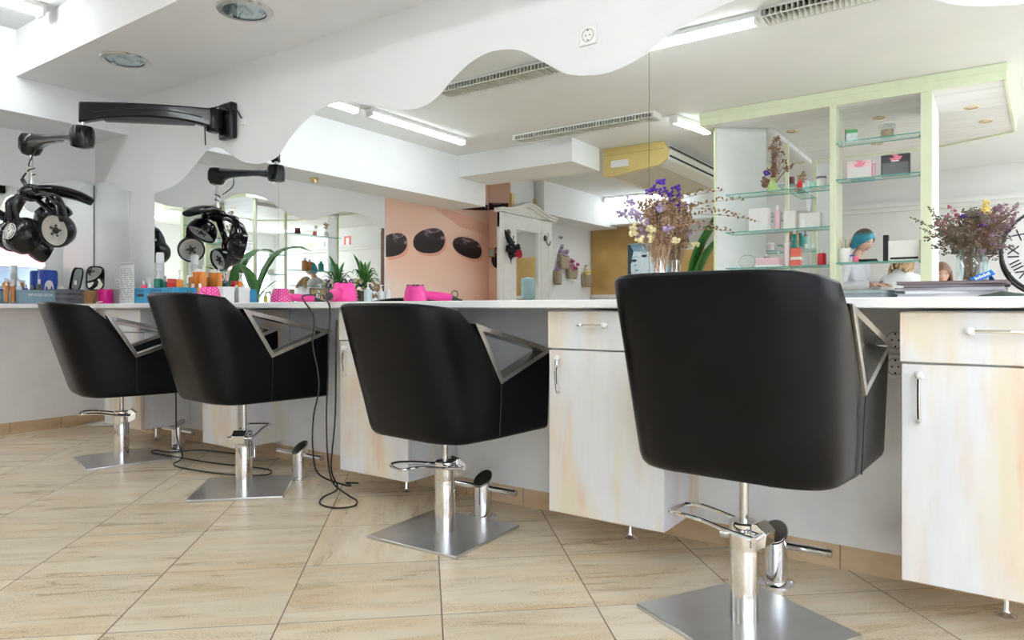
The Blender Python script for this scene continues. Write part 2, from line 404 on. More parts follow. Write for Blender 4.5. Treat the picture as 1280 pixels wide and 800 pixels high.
# ------------------------------------------------------------------ mirrors with a wavy top
WAVE = [(-4.964, 1.73), (-4.676, 1.766), (-4.485, 1.848), (-4.302, 1.95), (-4.2, 1.96), (-4.1, 1.931), (-3.934, 1.843), (-3.775, 1.801), (-3.654, 1.799), (-3.536, 1.821), (-3.437, 1.904), (-3.301, 1.988), (-3.168, 2.032), (-3.061, 2.052), (-2.935, 2.042), (-2.798, 2.01), (-2.665, 1.969), (-2.519, 1.932), (-2.415, 1.921), (-2.328, 1.932), (-2.246, 1.969), (-2.182, 2.018), (-2.086, 2.073), (-2.013, 2.099), (-1.937, 2.11), (-1.849, 2.102), (-1.766, 2.077), (-1.685, 2.026), (-1.605, 1.973), (-1.541, 1.932), (-1.483, 1.911), (-1.428, 1.899), (-1.332, 1.89), (-1.217, 1.911), (-1.138, 1.945), (-1.059, 1.987), (-0.955, 2.026), (-0.869, 2.048), (-0.787, 2.061), (-.65, 2.075), (-.5, 2.06), (-.33, 2.0), (-0.156, 1.9), (-0.108, 1.872), (-0.04, 1.848), (0.026, 1.834), (0.08, 1.826), (.2, 1.83), (.35, 1.88), (.5, 1.96), (.65, 2.02), (.8, 2.05), (.95, 2.03), (1.1, 1.95), (1.3, 1.86)]
MEDGE = solid('mirror_glass_edge', (.22, .30, .29), .15, var=0)
def smooth_wave(w):
    return [(p.x, p.y) for p in smooth_path([(a, b, 0) for a, b in w], 4)]
def mirror(label, x0, x1, wave, axis='y', pos=0.0, side=-1):
    pts = [p for p in smooth_wave(wave) if x0 - 1e-4 <= p[0] <= x1 + 1e-4]
    g = .0012
    pts[0] = (x0 + g, pts[0][1]); pts[-1] = (x1 - g, pts[-1][1])
    poly = [(x0 + g, .932), (x1 - g, .932)] + pts[::-1]
    o = MB().prism(poly, pos, pos + side * .005, axis=axis).build('wall_mirror', [MIRROR, MEDGE], smooth=0)
    me = o.data
    for p in me.polygons:
        n = p.normal
        a = abs(n.y) if axis == 'y' else abs(n.x)
        p.material_index = 0 if a > .9 else 1
    return tag(o, label, 'mirror', 'wavy-topped wall mirrors')
def corner_panel(label, x0, x1, wave):
    pts = smooth_wave(wave); o = MB().prism([(x0 + .01, .933), (x1, .933)] + pts[::-1][:-1] + [(x0 + .01, pts[0][1])], -.001, -.006, axis='y').build('wall_panel', solid('pale_back_painted_glass', (.76, .80, .80), .22, var=.03, nscale=2), smooth=0)
    return tag(o, label, 'wall panel')
struct('trim_13', MB().box(XL, XL + .012, -.014, 0, .932, 1.88), solid('dark_corner_bead', (.20, .21, .21), .4, var=0))
mirror('wavy-topped wall mirror behind the two left hair dryers and blue crate', -4.964, -3.536, WAVE)
mirror('wide wavy-topped wall mirror reflecting the pink stone mural', -3.536, -1.141, WAVE)
mirror('wavy-topped wall mirror behind the nearest chair and the round clock', -1.141, 1.3, WAVE)
corner_panel('narrow pale glass panel with a wavy top in the corner behind the menu sheet', -5.88, -5.319, [(-5.88, 1.897), (-5.78, 1.895), (-5.666, 1.884), (-5.539, 1.846), (-5.415, 1.803), (-5.319, 1.781)])
LW = [(-.0, 1.89), (-.07, 1.905), (-.16, 1.895), (-.27, 1.865), (-.45, 1.82), (-.63, 1.79), (-.78, 1.80), (-.911, 1.821), (-1.037, 1.858), (-1.155, 1.925), (-1.225, 1.965), (-1.349, 2.0), (-1.526, 1.995), (-1.657, 1.955), (-1.761, 1.899), (-1.916, 1.851), (-2.108, 1.825), (-2.266, 1.864), (-2.44, 1.926), (-2.6, 1.968), (-2.8, 1.971), (-2.98, 1.928), (-3.1, 1.85), (-3.15, 1.80)]
mirror('wavy-topped mirror on the left wall above the grey crates', -3.15, -.001, LW[::-1], axis='x', pos=XL, side=1)
tag(MB().box(XL, XL + .02, -3.185, -3.155, .933, 1.84).build('mirror_edge_strip', solid('dark_wood_strip', (.16, .09, .06), .4), smooth=0), 'dark strip standing at the far end of the left wall mirror', 'strip')

# ------------------------------------------------------------------ lights
def tube_light(label, p0, p1, z=ZC, group='fluorescent ceiling tubes'):
    p0 = Vector((*p0, 0)); p1 = Vector((*p1, 0)); L = (p1 - p0).length; mid = (p0 + p1) / 2; a = math.atan2(p1.y - p0.y, p1.x - p0.x)
    t = thing('fluorescent_light', label, 'ceiling light', (mid.x, mid.y, z), a, group)
    MB().box(-L / 2 - .02, L / 2 + .02, -.045, .045, -.035, -.001).build('housing', PLASTIC, t, bevel=.004)
    prof = [(-.036, -.036), (.036, -.036), (.042, -.05), (.034, -.066), (.012, -.074), (-.012, -.074), (-.034, -.066), (-.042, -.05)]
    MB().prism(prof, -L / 2, L / 2, axis='x').build('diffuser', TUBE, t, smooth=40)
    for s in (-1, 1): MB().box(s * L / 2 - .008, s * L / 2 + .008, -.046, .046, -.078, -.034).build('end_cap', PLASTIC, t, bevel=.003)
    return t
tube_light('glowing fluorescent tube above the mirrored left beam, farther from the mirrors', (-4.75, -1.9), (-4.75, -3.27))
tube_light('glowing fluorescent tube on the ceiling nearest the left soffit corner', (-4.78, -.80), (-4.78, -1.76))
tube_light('glowing fluorescent tube crossing the ceiling just left of the long louvre by the wavy mirror', (-2.58, -1.85), (-1.22, -1.85))
tube_light('short glowing tube on the ceiling beside the lime shelf canopy', (-2.52, -3.74), (-2.40, -4.35))
tube_light('glowing fluorescent tube at the back of the room beyond the air conditioner', (-5.3, -7.75), (-3.95, -7.75))
tube_light('fluorescent tube at the rear right of the room', (.75, -7.6), (2.1, -7.6))
tube_light('added fluorescent fill tube on the ceiling over the right side of the room', (.7, -2.0), (1.8, -2.0))  # out of view, added as frontal fill
tube_light('added fluorescent fill tube on the ceiling behind the photographer', (.4, -3.2), (1.7, -3.2))  # unseen tube added behind the camera to light the chairs
for i, (x, y) in enumerate([(2.4, -3.2), (1.3, -4.6), (1.3, -5.9)]):  # unseen tubes added to brighten the panels below the worktop and chair backs
    tube_light(['added fluorescent fill tube over the right side, second row', 'added fluorescent fill tube over the right side, third row inner', 'added fluorescent fill tube over the right side, third row outer', 'added fluorescent fill tube over the right side, fourth row inner', 'added fluorescent fill tube over the right side, fourth row outer', 'added fluorescent fill tube over the right side, first row outer'][i], (x - .6, y), (x + .6, y))
LOUV = solid('louvre_metal', (.62, .62, .56), .4, .2, var=.03); DARKGAP = solid('dark_gap', (.05, .05, .05), .8, var=0)
def louvre(label, x0, x1, y, z=ZC):
    t = thing('ceiling_louvre', label, 'ceiling grille', ((x0 + x1) / 2, y, z), 0, 'louvred ceiling grilles')
    L = x1 - x0
    MB().box(-L / 2, L / 2, -.075, .075, -.012, -.001).build('backing', DARKGAP, t, smooth=0)
    f = MB(); f.box(-L / 2, L / 2, -.085, -.075, -.016, -.002); f.box(-L / 2, L / 2, .075, .085, -.016, -.002); f.box(-L / 2, L / 2, -.085, -.079, -.062, -.056); f.box(-L / 2, L / 2, .079, .085, -.062, -.056); f.box(-L / 2 - .02, -L / 2, -.085, .085, -.06, -.002); f.box(L / 2, L / 2 + .02, -.085, .085, -.06, -.002)
    f.build('frame', PLASTIC, t, smooth=0)
    s = MB(); k = int(L / .032)
    for i in range(k):
        x = -L / 2 + (i + .5) * L / k; s.box(x - .005, x + .005, -.082, .082, -.058, -.012)
    s.build('slats', LOUV, t, smooth=0); return t
louvre('louvred ceiling grille in the gap of the middle mirror wave', -3.8, -2.66, -1.85)
louvre('louvred ceiling grille just right of the bright tube in the near mirror', -1.17, .2, -1.85)
louvre('long louvred ceiling grille in front of the yellow air conditioner', -4.2, -2.62, -3.55)
louvre('small louvred ceiling grille behind the dried flowers near the white shelf panel', -3.3, -2.7, -7.0)
def downlight(label, x, y, z):
    t = thing('recessed_downlight', label, 'downlight', (x, y, z), .5, 'recessed downlights in the soffit')
    MB().lathe([(.108, -.012), (.135, -.010), (.142, -.001), (.100, -.001), (.100, -.006)], seg=36, cap=False).build('trim_ring', STEEL, t)
    MB().lathe([(.003, -.002), (.060, -.003), (.104, -.006)], seg=36, cap=False).build('reflector', CHROME, t)
    MB().lathe([(.0, -.010), (.103, -.010), (.103, -.0075), (.0, -.0075)], seg=36, cap=False).build('glass_cover', thin_glass('downlight_glass', (.90, .94, .94)), t)
    b = MB()
    for s in (-1, 1): b.tube([(s * .1, .02, -.012), (s * .085, .03, -.016), (s * .08, .0, -.014)], .0035, 6)
    b.box(-.022, .022, -.05, .05, -.0095, -.004)
    b.build('lamp_clip', STEEL, t)
    return t
downlight('round recessed downlight nearer the left end of the soffit', -4.43, -.47, 2.45)
downlight('round recessed downlight at the top edge, nearer the camera', -3.185, -.47, 2.45)
sp = thing('brass_spotlight', 'small brass spotlight under the left beam', 'spotlight', (-5.6, -1.95, 2.21))
MB().lathe([(.0, -.05), (.03, -.045), (.034, -.02), (.05, -.008), (.05, -.001)], seg=16).build('lamp_body', BRASS, sp)
MB().lathe([(.0, -.056), (.022, -.056), (.022, -.048), (0, -.048)], seg=16, cap=False).build('bulb', PLASTIC, sp)

# ------------------------------------------------------------------ outside, seen through the shop windows
PAVE = solid('street_paving', (.42, .41, .40), .8, var=.1, nscale=3)
tag(MB().box(XR + .1, 18, -16, 8, -.12, -.02).build('street_paving', PAVE, smooth=0), kind='structure')
fac = thing('building_across_street', 'pale building across the street seen through the shop window', 'building', (11, -4, -.02))
MB().box(0, .4, -9, 10, 0, 7).build('facade', solid('pale_facade', (.62, .64, .68), .8, var=.1, nscale=1.2), fac, smooth=0)
for k in range(6):
    y = -8 + k * 3
    w = MB().box(-.04, 0, y, y + 1.9, .5, 2.1).build('shop_front', solid('dark_shop_glass', (.10, .13, .18), .15), fac, smooth=0)
    MB().prism([(-.9, 2.25), (0, 2.75), (0, 2.68), (-.9, 2.15)], y - .2, y + 2.1, axis='y').build('awning', solid('red_awning', (.78, .12, .10), .6), fac, smooth=0)
    MB().box(-.05, -.001, y + .2, y + 1.6, 3.6, 5.2).build('window', solid('dark_shop_glass', (.10, .13, .18), .15), fac, smooth=0)
# ================================================================== CABINETS
def bar_handle(parent, p0, p1, out):
    # chrome bar with white round ends, standing off the panel
    p0, p1, out = Vector(p0), Vector(p1), Vector(out)
    h = MB().tube(smooth_path([p0 + out * .018, p0.lerp(p1, .5) + out * .026, p1 + out * .016, p1 + (p1 - p0) * .02 + out * .0], 5), .0052, 10).build('bar_handle', CHROME, parent)
    k = MB()
    for p in (p0,): k.lathe([(.007, 0), (.007, .012), (.011, .016), (.0115, .022), (.007, .027), (0, .028)], aim(p, out), 14)
    k.build('handle_knob', PLASTIC, h); return h
GAP = .003
def cabinet(label, x0, x1, handle_side=-1):
    zb, zt, yf, yb = .124, .893, -.36, -.022
    t = thing('vanity_cabinet', label, 'cabinet', ((x0 + x1) / 2, -.19, 0), 0, 'whitewashed cabinets under the worktop')
    w = (x1 - x0) / 2
    MB().box(-w, w, yf + .021 + .19, yb + .19, zb, zt).build('body', WASH, t, smooth=0, bevel=.001)
    d = MB().box(-w, w, yf + .19, yf + .019 + .19, zb, .742).build('door', WASH, t, bevel=.002)
    bar_handle(d, (-w + .045, yf + .19, .712), (-w + .045, yf + .19, .585), (0, -1, 0))
    dr = MB().box(-w - .004, w + .004, yf - .004 + .19, yf + .019 + .19, .748, .889).build('drawer', WASH, t, bevel=.002)
    ha, hb = (-.082, .075) if x0 > -1 else (.012, -.098)
    bar_handle(dr, (ha, yf - .004 + .19, .838), (hb, yf - .004 + .19, .838), (0, -1, 0))
    for yy in (-.135,):
        for sx in (0,):
            MB().lathe([(.026, 0), (.028, .004), (.012, .012), (.008, .02), (.008, .1), (.016, .11), (.016, zb)], T(.0, yy + .19), 16).build('foot', CHROME, t)
    return t
cabinet('whitewashed cabinet in the corner behind the farthest chair', -4.93, -4.46)
cabinet('whitewashed cabinet behind the second chair from the left', -3.757, -3.415)
cabinet('whitewashed cabinet between the second and third chairs', -2.582, -2.135)
cabinet('whitewashed cabinet left of the nearest chair, under the dried flowers', -1.397, -.93)
cabinet('whitewashed cabinet at the right edge, under the clock', -.213, .28)

# ================================================================== STYLING CHAIRS
def shell_mesh():
    """U-shaped padded shell: sides, rounded back, sloping arms."""
    zb = .385
    # plan nodes of the right half: (x, y, top height, blend of backward lean)
    W = .296
    half = [(W, .325, .722, 0), (W, .25, .697, 0), (W, .16, .667, 0), (W, .08, .640, 0), (W, .0, .612, 0), (W, -.036, .672, .05), (W - .001, -.078, .745, .1), (W - .003, -.122, .822, .2)]
    for i in range(1, 9):
        a = R(90) * i / 8
        x = (W - .003) * math.cos(a) ** .5 if i < 8 else 0
        y = -.125 - .160 * math.sin(a) ** .9
        half.append((x, y, .886 + .034 * math.sin(a) ** .7, .2 + .8 * math.sin(a) ** .55))
    left = [(-x, y, h, b) for x, y, h, b in half[:-1]]
    path = half + left[::-1]
    n = len(path); lean = .135; th = .058
    P = [Vector((x, y)) for x, y, _, _ in path]
    N = []
    for i in range(n):
        d = P[min(i + 1, n - 1)] - P[max(i - 1, 0)]; d.normalize(); N.append(Vector((d.y, -d.x)))   # left of travel = outward?
    c = Vector((0, 0))
    for i in range(n):
        if N[i].dot(P[i] - Vector((0, .1))) < 0: N[i] = -N[i]
    # vertical stations: (fraction of height, inset)
    def rows(outer):
        if outer: return [(0, .030), (.012, .014), (.035, .004), (.08, 0)] + [(f, 0) for f in (.25, .45, .65, .85)] + [(.975, .001), (.993, .005), (1.0, .013)]
        return [(1.0, th - .013), (.993, th - .005), (.975, th)] + [(f, th) for f in (.85, .65, .45, .25, .1)] + [(.0, th)]
    vs = []; fs = []; st = rows(True) + rows(False); m = len(st)
    for i, (x, y, h, b) in enumerate(path):
        for f, ins in st:
            z = zb + f * (h - zb)
            k = (z - zb) / (.917 - zb)
            taper = 1 - .075 * (1 - k) * (1 if True else 0)
            q = P[i] - N[i] * ins
            px = q.x * taper
            py = q.y - lean * k * b + .03 * (1 - k) * b
            # soft front ends of the arms
            vs.append((px, py, z + (.012 * (1 - abs(x) / .29) if f == 0 else 0)))
    for i in range(n - 1):
        for j in range(m):
            jj = (j + 1) % m
            fs.append((i * m + j, i * m + jj, (i + 1) * m + jj, (i + 1) * m + j))
    fs.append(tuple(range(m))); fs.append(tuple((n - 1) * m + j for j in range(m))[::-1])
    return MB().add(vs, fs)
def chair(label, x, y, yaw, lift, base_rot, lever, off=(0, 0)):
    t = thing('styling_chair', label, 'chair', (x, y, 0), 0, 'black salon styling chairs')
    tilt = Matrix.Translation((off[0], off[1], lift)) @ Matrix.Rotation(yaw, 4, 'Z')
    def put(o): o.matrix_local = tilt; return o
    sh = put(shell_mesh().build('upholstered_shell', LEATHER, t, bevel=.005, smooth=60, seg=2))
    # seam piping along the back corners
    for s in (-1, 1):
        MB().tube([(s * .2815, .003, .40), (s * .2865, .003, .50), (s * .292, .002, .605)], .0022, 6).build('side_seam', CABLE, sh)
    put(MB().box(-.222, .222, -.20, .335, .41, .535).build('seat_cushion', LEATHER, t, bevel=.035, seg=4))
    put(MB().box(-.19, .19, -.17, .20, .392, .412).build('seat_plate', BLACKMT, t, bevel=.004))
    A = (-.140, .838); B = (.0, .610); Cc = (.330, .726)
    def inset(d):
        tri = [Vector(A), Vector(B), Vector(Cc)]; out = []
        for i in range(3):
            p, q, r = tri[i - 1], tri[i], tri[(i + 1) % 3]
            e1 = (q - p).normalized(); e2 = (r - q).normalized()
            n1 = Vector((-e1.y, e1.x)); n2 = Vector((-e2.y, e2.x))
            cen = sum(tri, Vector((0, 0))) / 3
            if n1.dot(cen - q) < 0: n1 = -n1
            if n2.dot(cen - q) < 0: n2 = -n2
            k = d / (1 + n1.dot(n2)); out.append(tuple(q + (n1 + n2) * k))
        return out
    for s in (-1, 1):
        put(MB().ring(inset(-.004), inset(.016), s * .232, s * .2945, 'x').build('armrest_frame', STEEL, t, bevel=.0015, smooth=30))
    z0 = .012
    zc = .295
    MB().cyl(.0125, .29, .395 + lift, T()).build('gas_piston', STEEL, t)
    pb = MB().lathe([(.041, z0), (.041, .07), (.041, .21), (.0405, .212), (.0405, .215), (.041, .217), (.041, .288), (.037, .293), (.014, .295)], seg=36).build('pump_cylinder', CHROME, t)
    Lr = Matrix.Rotation(lever, 4, 'Z')
    # lever: yoke block at the back of the cylinder, two arms forming a loop on the far side
    blk = MB(); blk.prism([(-.075, .238), (-.035, .222), (-.035, .296), (-.05, .300), (-.078, .275)], -.032, .032, axis='y')
    MB().add([Vector(v) for v in blk.v], blk.f, Lr).build('lever_block', CHROME, t, bevel=.002)
    loop = smooth_path([(-.055, -.052, .262), (.02, -.056, .270), (.10, -.056, .284), (.165, -.062, .290), (.205, -.058, .288), (.216, -.03, .287), (.216, .03, .287), (.205, .058, .288), (.165, .062, .290), (.10, .056, .284), (.02, .056, .270), (-.055, .052, .262)], 5)
    l = MB().tube([Lr @ p for p in loop], .0062, 8); l.add(*(lambda b: (b.v, b.f))(MB().cyl(.008, -.06, .06, T(-.055, 0, .262, rx=R(90)))), Lr)
    l.build('pump_lever', CHROME, t)
    a = .2175
    bp = MB().box(-a, a, -a, a, 0.0, z0, Matrix.Rotation(base_rot, 4, 'Z'))
    o = bp.build('base_plate', PLATE, t, bevel=.003)
    return t
chair('farthest black styling chair, turned towards the left wall', -4.264, -.570, R(-14), .017, R(-14), R(240), (.03, .0))
chair('second black styling chair from the left, dryer cords hanging beside it', -3.064, -.556, R(-7), .055, R(45), R(124), (-.09, .055))
chair('third black styling chair from the left, below the reflected pink dryer', -1.801, -.500, R(-5), .0, R(2.5), R(246), (-.055, .085))
chair('nearest black styling chair, largest and raised highest', -.584, -.614, R(-4), .069, R(-29), R(172), (.025, .0))

def footrest(label, x, y, yaw):
    t = thing('footrest', label, 'footrest', (x, y, 0), yaw, 'chrome footrests on the floor')
    p = MB(); seg = 28; vs = []; fs = []
    r = .04
    for z in ('b', 't'):
        for i in range(seg):
            a = 2 * math.pi * i / seg; X, Y = r * math.cos(a), r * math.sin(a)
            vs.append((X, Y, .004 if z == 'b' else .165 + Y * .75))
    fs = [tuple(range(seg - 1, -1, -1)), tuple(range(seg, 2 * seg))] + [(i, (i + 1) % seg, seg + (i + 1) % seg, seg + i) for i in range(seg)]
    p.add(vs, fs).build('post', CHROME, t)
    cp = MB(); c2 = [((r - .004) * math.cos(2 * math.pi * i / seg), (r - .004) * math.sin(2 * math.pi * i / seg)) for i in range(seg)]
    cp.add([(X, Y, .1655 + Y * .75) for X, Y in c2] + [(X, Y, .168 + Y * .75) for X, Y in c2], fs).build('slanted_cap', BLACKMT if 0 else STEEL, t)
    MB().lathe([(.062, 0), (.062, .004), (.056, .007), (.04, .008)], seg=32).build('floor_flange', CHROME, t)
    b = MB().tube([(-.165, -.0, .128), (.165, 0, .128)], .0135, 14).build('foot_bar', CHROME, t)
    k = MB()
    for s in (-1, 1): k.cyl(.0145, -.01, .004, T(s * .168, 0, .128, ry=R(90)), 14)
    k.build('bar_end', STEEL, b)
    s = MB()
    for i in range(3):
        a = i * 2.1 + .4; s.lathe([(.006, .006), (.006, .009), (.003, .010)], T(.051 * math.cos(a), .051 * math.sin(a)), 8)
    s.build('fixing_screws', STEEL, t); return t
footrest('chrome footrest beside the base of the nearest chair', -.586, -.262, R(1))
footrest('chrome footrest right of the third chair column', -1.805, -.245, R(1))
footrest('chrome footrest right of the second chair from the left', -3.007, -.262, R(1))
footrest('chrome footrest by the farthest chair, under the looping cord', -4.233, -.238, R(1))

# sockets
SOCK = solid('socket_white', (.86, .86, .84), .3, var=.01); HOLE = solid('socket_hole', (.02, .02, .02), .6, var=0)
def socket(label, loc, n_gang=1):
    t = thing('wall_socket', label, 'socket', loc, 0, 'white wall sockets')
    MB().box(-.041, .041, -.009, 0, -.041, .041).build('cover_plate', SOCK, t, bevel=.004)
    MB().lathe([(.029, 0), (.029, .0015), (.026, .002), (.024, -.004)], T(0, -.009, 0, rx=R(90)), 28, cap=False).build('socket_rim', solid('socket_rim_grey', (.45, .45, .44), .4, var=0), t)
    h = MB()
    for dx, dz, r in ((-.0095, 0, .003), (.0095, 0, .003), (0, .021, .0035), (0, -.021, .0035)): h.cyl(r, 0, .001, T(dx, -.0092, dz, rx=R(90)), 10)
    h.build('pin_holes', HOLE, t); return t
socket('white wall socket high on the wall above the wide mirror', (-1.42, -.001, 2.069))
socket('upper white socket on the panel behind the nearest chair', (-.262, -.021, .795))
socket('lower white socket on the panel behind the nearest chair', (-.262, -.021, .708))
sk = socket('white wall socket near the corner behind the magenta tin', (-5.49, -.006, 1.085))
# ================================================================== HAIR PROCESSOR ON ITS ARM
HP = Vector((-5.25, -.677, 0))
GRILL = solid('lamp_grill', (.70, .70, .68), .3, .4, var=.1)
RINGW = solid('pale_ring_print', (.82, .83, .80), .4, var=0)
hp = thing('hair_processor', 'black wall-mounted hair processor with lamp heads on a folding arm', 'hair dryer', (0, 0, 0))
br = MB(); br.box(-4.10, -3.955, -.05, -.001, 1.985, 2.215); br.build('wall_bracket', BLACKPL, hp, bevel=.012)
MB().box(-4.115, -4.03, -.135, -.045, 2.02, 2.175).build('bracket_hinge', BLACKPL, hp, bevel=.02)
p0, p1 = Vector((-4.065, -.09, 2.115)), Vector((-4.505, -.70, 2.085))
d = (p1 - p0).normalized(); side = Vector((d.y, -d.x, 0))
arm = MB(); N = 20
vs = []; fs = []
for i in range(N + 1):
    q = i / N; c = p0.lerp(p1, q)
    top = .062 - .010 * (2 * q - 1) ** 2; bot = -.022 - .052 * abs(2 * q - 1) ** 2.2
    w = .034
    for sx, z in ((-1, bot), (1, bot), (1, top), (-1, top)): vs.append(c + side * w * sx + Vector((0, 0, z)))
for i in range(N):
    for k in range(4):
        l = (k + 1) % 4; fs.append((i * 4 + k, i * 4 + l, i * 4 + 4 + l, i * 4 + 4 + k))
fs += [(3, 2, 1, 0), tuple(N * 4 + k for k in range(4))]
a1 = MB().add(vs, fs).build('upper_arm', BLACKPL, hp, bevel=.012, seg=3)
ln = MB(); pts = []
for i in range(15):
    q = .1 + .8 * i / 14; c = p0.lerp(p1, q) - side * .0335; pts.append(c + Vector((0, 0, .026 - .055 * abs(2 * q - 1) ** 2)))
ln.tube(pts, .0035, 6); ln.build('arm_groove', CABLE, a1)
low = MB().box(0, 1, 0, 1, 0, 1); low.v = []; low.f = []
vs = []; fs = []
for i in range(11):
    q = .16 + .66 * i / 10; c = p0.lerp(p1, q)
    for sx, z in ((-.024, -.052), (.024, -.052), (.024, -.01), (-.024, -.01)): vs.append(c + side * sx + Vector((0, 0, z)))
for i in range(10):
    for k in range(4):
        l = (k + 1) % 4; fs.append((i * 4 + k, i * 4 + l, i * 4 + 4 + l, i * 4 + 4 + k))
fs += [(3, 2, 1, 0), (40, 41, 42, 43)]
MB().add(vs, fs).build('arm_underside', BLACKMT, a1)
MB().cyl(.016, 1.98, 2.03, T(-4.49, -.69)).build('pivot', CHROME, hp)
j = MB(); j.lathe([(.035, -.070), (.060, -.062), (.067, -.03), (.067, .03), (.058, .055), (.026, .063)], T(-4.49, -.69, 1.935), 26); j.build('elbow_joint', BLACKPL, hp)
lk2 = smooth_path([(-4.47, -.69, 1.935), (-4.60, -.688, 1.943), (-4.75, -.686, 1.963), (-5.05, -.680, 1.992), (-5.20, -.678, 1.998), (-5.26, -.677, 2.0)], 5)
nn = len(lk2); MB().tube(lk2, [.066 - .034 * math.sin(math.pi * min(1, i / nn * 1.35)) if i / nn < .72 else .034 + .032 * ((i / nn - .72) / .28) for i in range(nn)], 12, flat=(1, .85)).build('lower_arm', BLACKPL, hp)
MB().lathe([(.02, -.078), (.05, -.068), (.070, -.03), (.070, .03), (.056, .060), (.02, .066)], T(-5.26, -.677, 1.995), 24).build('elbow_cover', BLACKPL, hp)
pole = MB().cyl(.0155, 1.70, 1.93, T(HP.x, HP.y)).build('pole', CHROME, hp)
cl = MB(); cl.tube(smooth_path([(-5.06, -.70, 1.955), (-5.10, -.72, 1.90), (-5.20, -.71, 1.85), (-5.22, -.70, 1.84)], 5), .0042, 6)
cl.tube([(HP.x + .02 * math.cos(a * .6), HP.y + .02 * math.sin(a * .6), 1.785 + .004 * a) for a in range(16)], .004, 6)
cl.tube(smooth_path([(-5.27, -.70, 1.80), (-5.30, -.71, 1.765), (-5.265, -.71, 1.73), (-5.245, -.70, 1.70)], 5), [.006] * 6 + [.014] * 8 + [.008] * 2, 8)
cl.build('power_cable', CABLE, hp); cl = MB()
cl.tube(smooth_path([(-4.02, -.05, 2.19), (-3.97, -.035, 2.175), (-3.93, -.02, 2.15), (-3.905, -.012, 2.11), (-3.88, -.006, 2.09)], 5), .0045, 6)
cl.tube(smooth_path([(-4.02, -.05, 2.19), (-4.05, -.11, 2.17), (-4.075, -.15, 2.10), (-4.075, -.15, 1.93)], 5), .0045, 6)
cl.build('power_cable', CABLE, hp)
MB().box(-3.90, -3.855, -.022, -.001, 2.055, 2.10).build('plug', PLASTIC, hp, bevel=.006)
hub = Vector((HP.x, HP.y, 1.655))
h = MB(); h.ell(hub + Vector((0, 0, .01)), (.075, .075, .055), None, 20, 12); h.cyl(.03, 1.68, 1.725, T(HP.x, HP.y), 16); h.build('hub', BLACKPL, hp)
def pod(off, direction, r=.108, rings=True, arm_mid=None, twin=False):
    c = Vector((HP.x, HP.y, 0)) + Vector(off); M = aim(c, direction)
    prof = [(.0, -.092), (r * .35, -.090), (r * .62, -.078), (r * .86, -.048), (r * .98, -.008), (r, .02), (r * .97, .034), (r * .90, .036), (r * .86, .026)]
    p = MB().lathe(prof, M, 34, cap=False).build('lamp_head', BLACKPL, hp, smooth=50)
    g = MB(); g.lathe([(.0, .012), (r * .3, .014), (r * .6, .013), (r * .87, .022)], M, 30, cap=False)
    for q in (.25, .45, .65, .8): g.lathe([(r * q, .014), (r * q + .003, .019), (r * q + .006, .014)], M, 30, cap=False)
    for k in range(18):
        a = 2 * math.pi * k / 18; g.tube([M @ Vector((r * .22 * math.cos(a), r * .22 * math.sin(a), .019)), M @ Vector((r * .84 * math.cos(a + .25), r * .84 * math.sin(a + .25), .024))], .0014, 4)
    g.build('lamp_grille', GRILL, p)
    MB().lathe([(.0, .028), (r * .10, .027), (r * .2, .02), (r * .2, .013)], M, 18, cap=False).build('grille_boss', BLACKMT, p)
    k = MB()
    for a in range(5):
        b = a * 2 * math.pi / 5; k.ell(M @ Vector((r * .3 * math.cos(b), r * .3 * math.sin(b), .02)), .0085, None, 8, 6)
    k.build('grille_knobs', BLACKMT, p)
    if rings:
        k = MB()
        for q, w in ((.06, .06), (.16, .055), (.27, .05), (.38, .045)):
            k.lathe([(r * q, -.0925 + q * q * .04), (r * q, -.0955 + q * q * .04), (r * (q + w), -.0950 + (q + w) ** 2 * .04), (r * (q + w), -.0915 + (q + w) ** 2 * .04)], M, 30, cap=False)
        for a in range(4):
            b = a * math.pi / 2; k.box(r * .08, r * .42, -.003, .003, -.0955, -.088, M @ Matrix.Rotation(b, 4, 'Z'))
        k.build('vent_rings', RINGW, p)
        for s in (-1, 1):
            v = MB()
            for i in range(4):
                a = R(90) + s * R(42 + i * 9); v.ell((M @ Vector((r * .80 * math.cos(a), r * .80 * math.sin(a), -.062))), (.006, .006, .018), None, 8, 6)
            v.build('vent_slots', HOLE, p)
    d = Vector(direction).normalized()
    back = c - d * .06 + Vector((0, 0, .06))
    mids = [arm_mid] if arm_mid else [None]
    offs = (-.035, .035) if twin else (0,)
    for o in offs:
        lat = d.cross(Vector((0, 0, 1))); lat = lat.normalized() if lat.length > .1 else Vector((1, 0, 0))
        m = Vector((HP.x, HP.y, 0)) + Vector(arm_mid) if arm_mid else (hub + back) / 2 + Vector((0, 0, .06))
        pts = smooth_path([hub + lat * o * .5, m + lat * o, back + lat * o, back + lat * o * .9 - Vector((0, 0, .05)) + d * .01], 6)
        n = len(pts); MB().tube(pts, [(.023 if not twin else .015) * (1 - .25 * i / n) for i in range(n)], 12, flat=(1.25, .62)).build('head_arm', BLACKPL, hp)
    return p
pod((.076, -.075, 1.375), (-.25, .9, -.2), .124, True, (.06, -.13, 1.60), True)
pod((.345, .02, 1.40), (.42, -.86, -.2), .110, False, (.30, .03, 1.62))
pod((-.36, .02, 1.405), (.86, .30, -.3), .110, False, (-.33, .03, 1.62))
pod((.0, .13, 1.525), (.0, .55, -.8), .118, False, (0, .12, 1.66))
pod((.10, .03, 1.30), (.05, .85, -.3), .095, False, (.18, .06, 1.50))
cov = smooth_path([(HP.x - .06, HP.y - .04, 1.668), (HP.x + .0, HP.y + .03, 1.690), (HP.x + .06, HP.y + .13, 1.694), (HP.x + .10, HP.y + .24, 1.672), (HP.x + .125, HP.y + .325, 1.636)], 6)
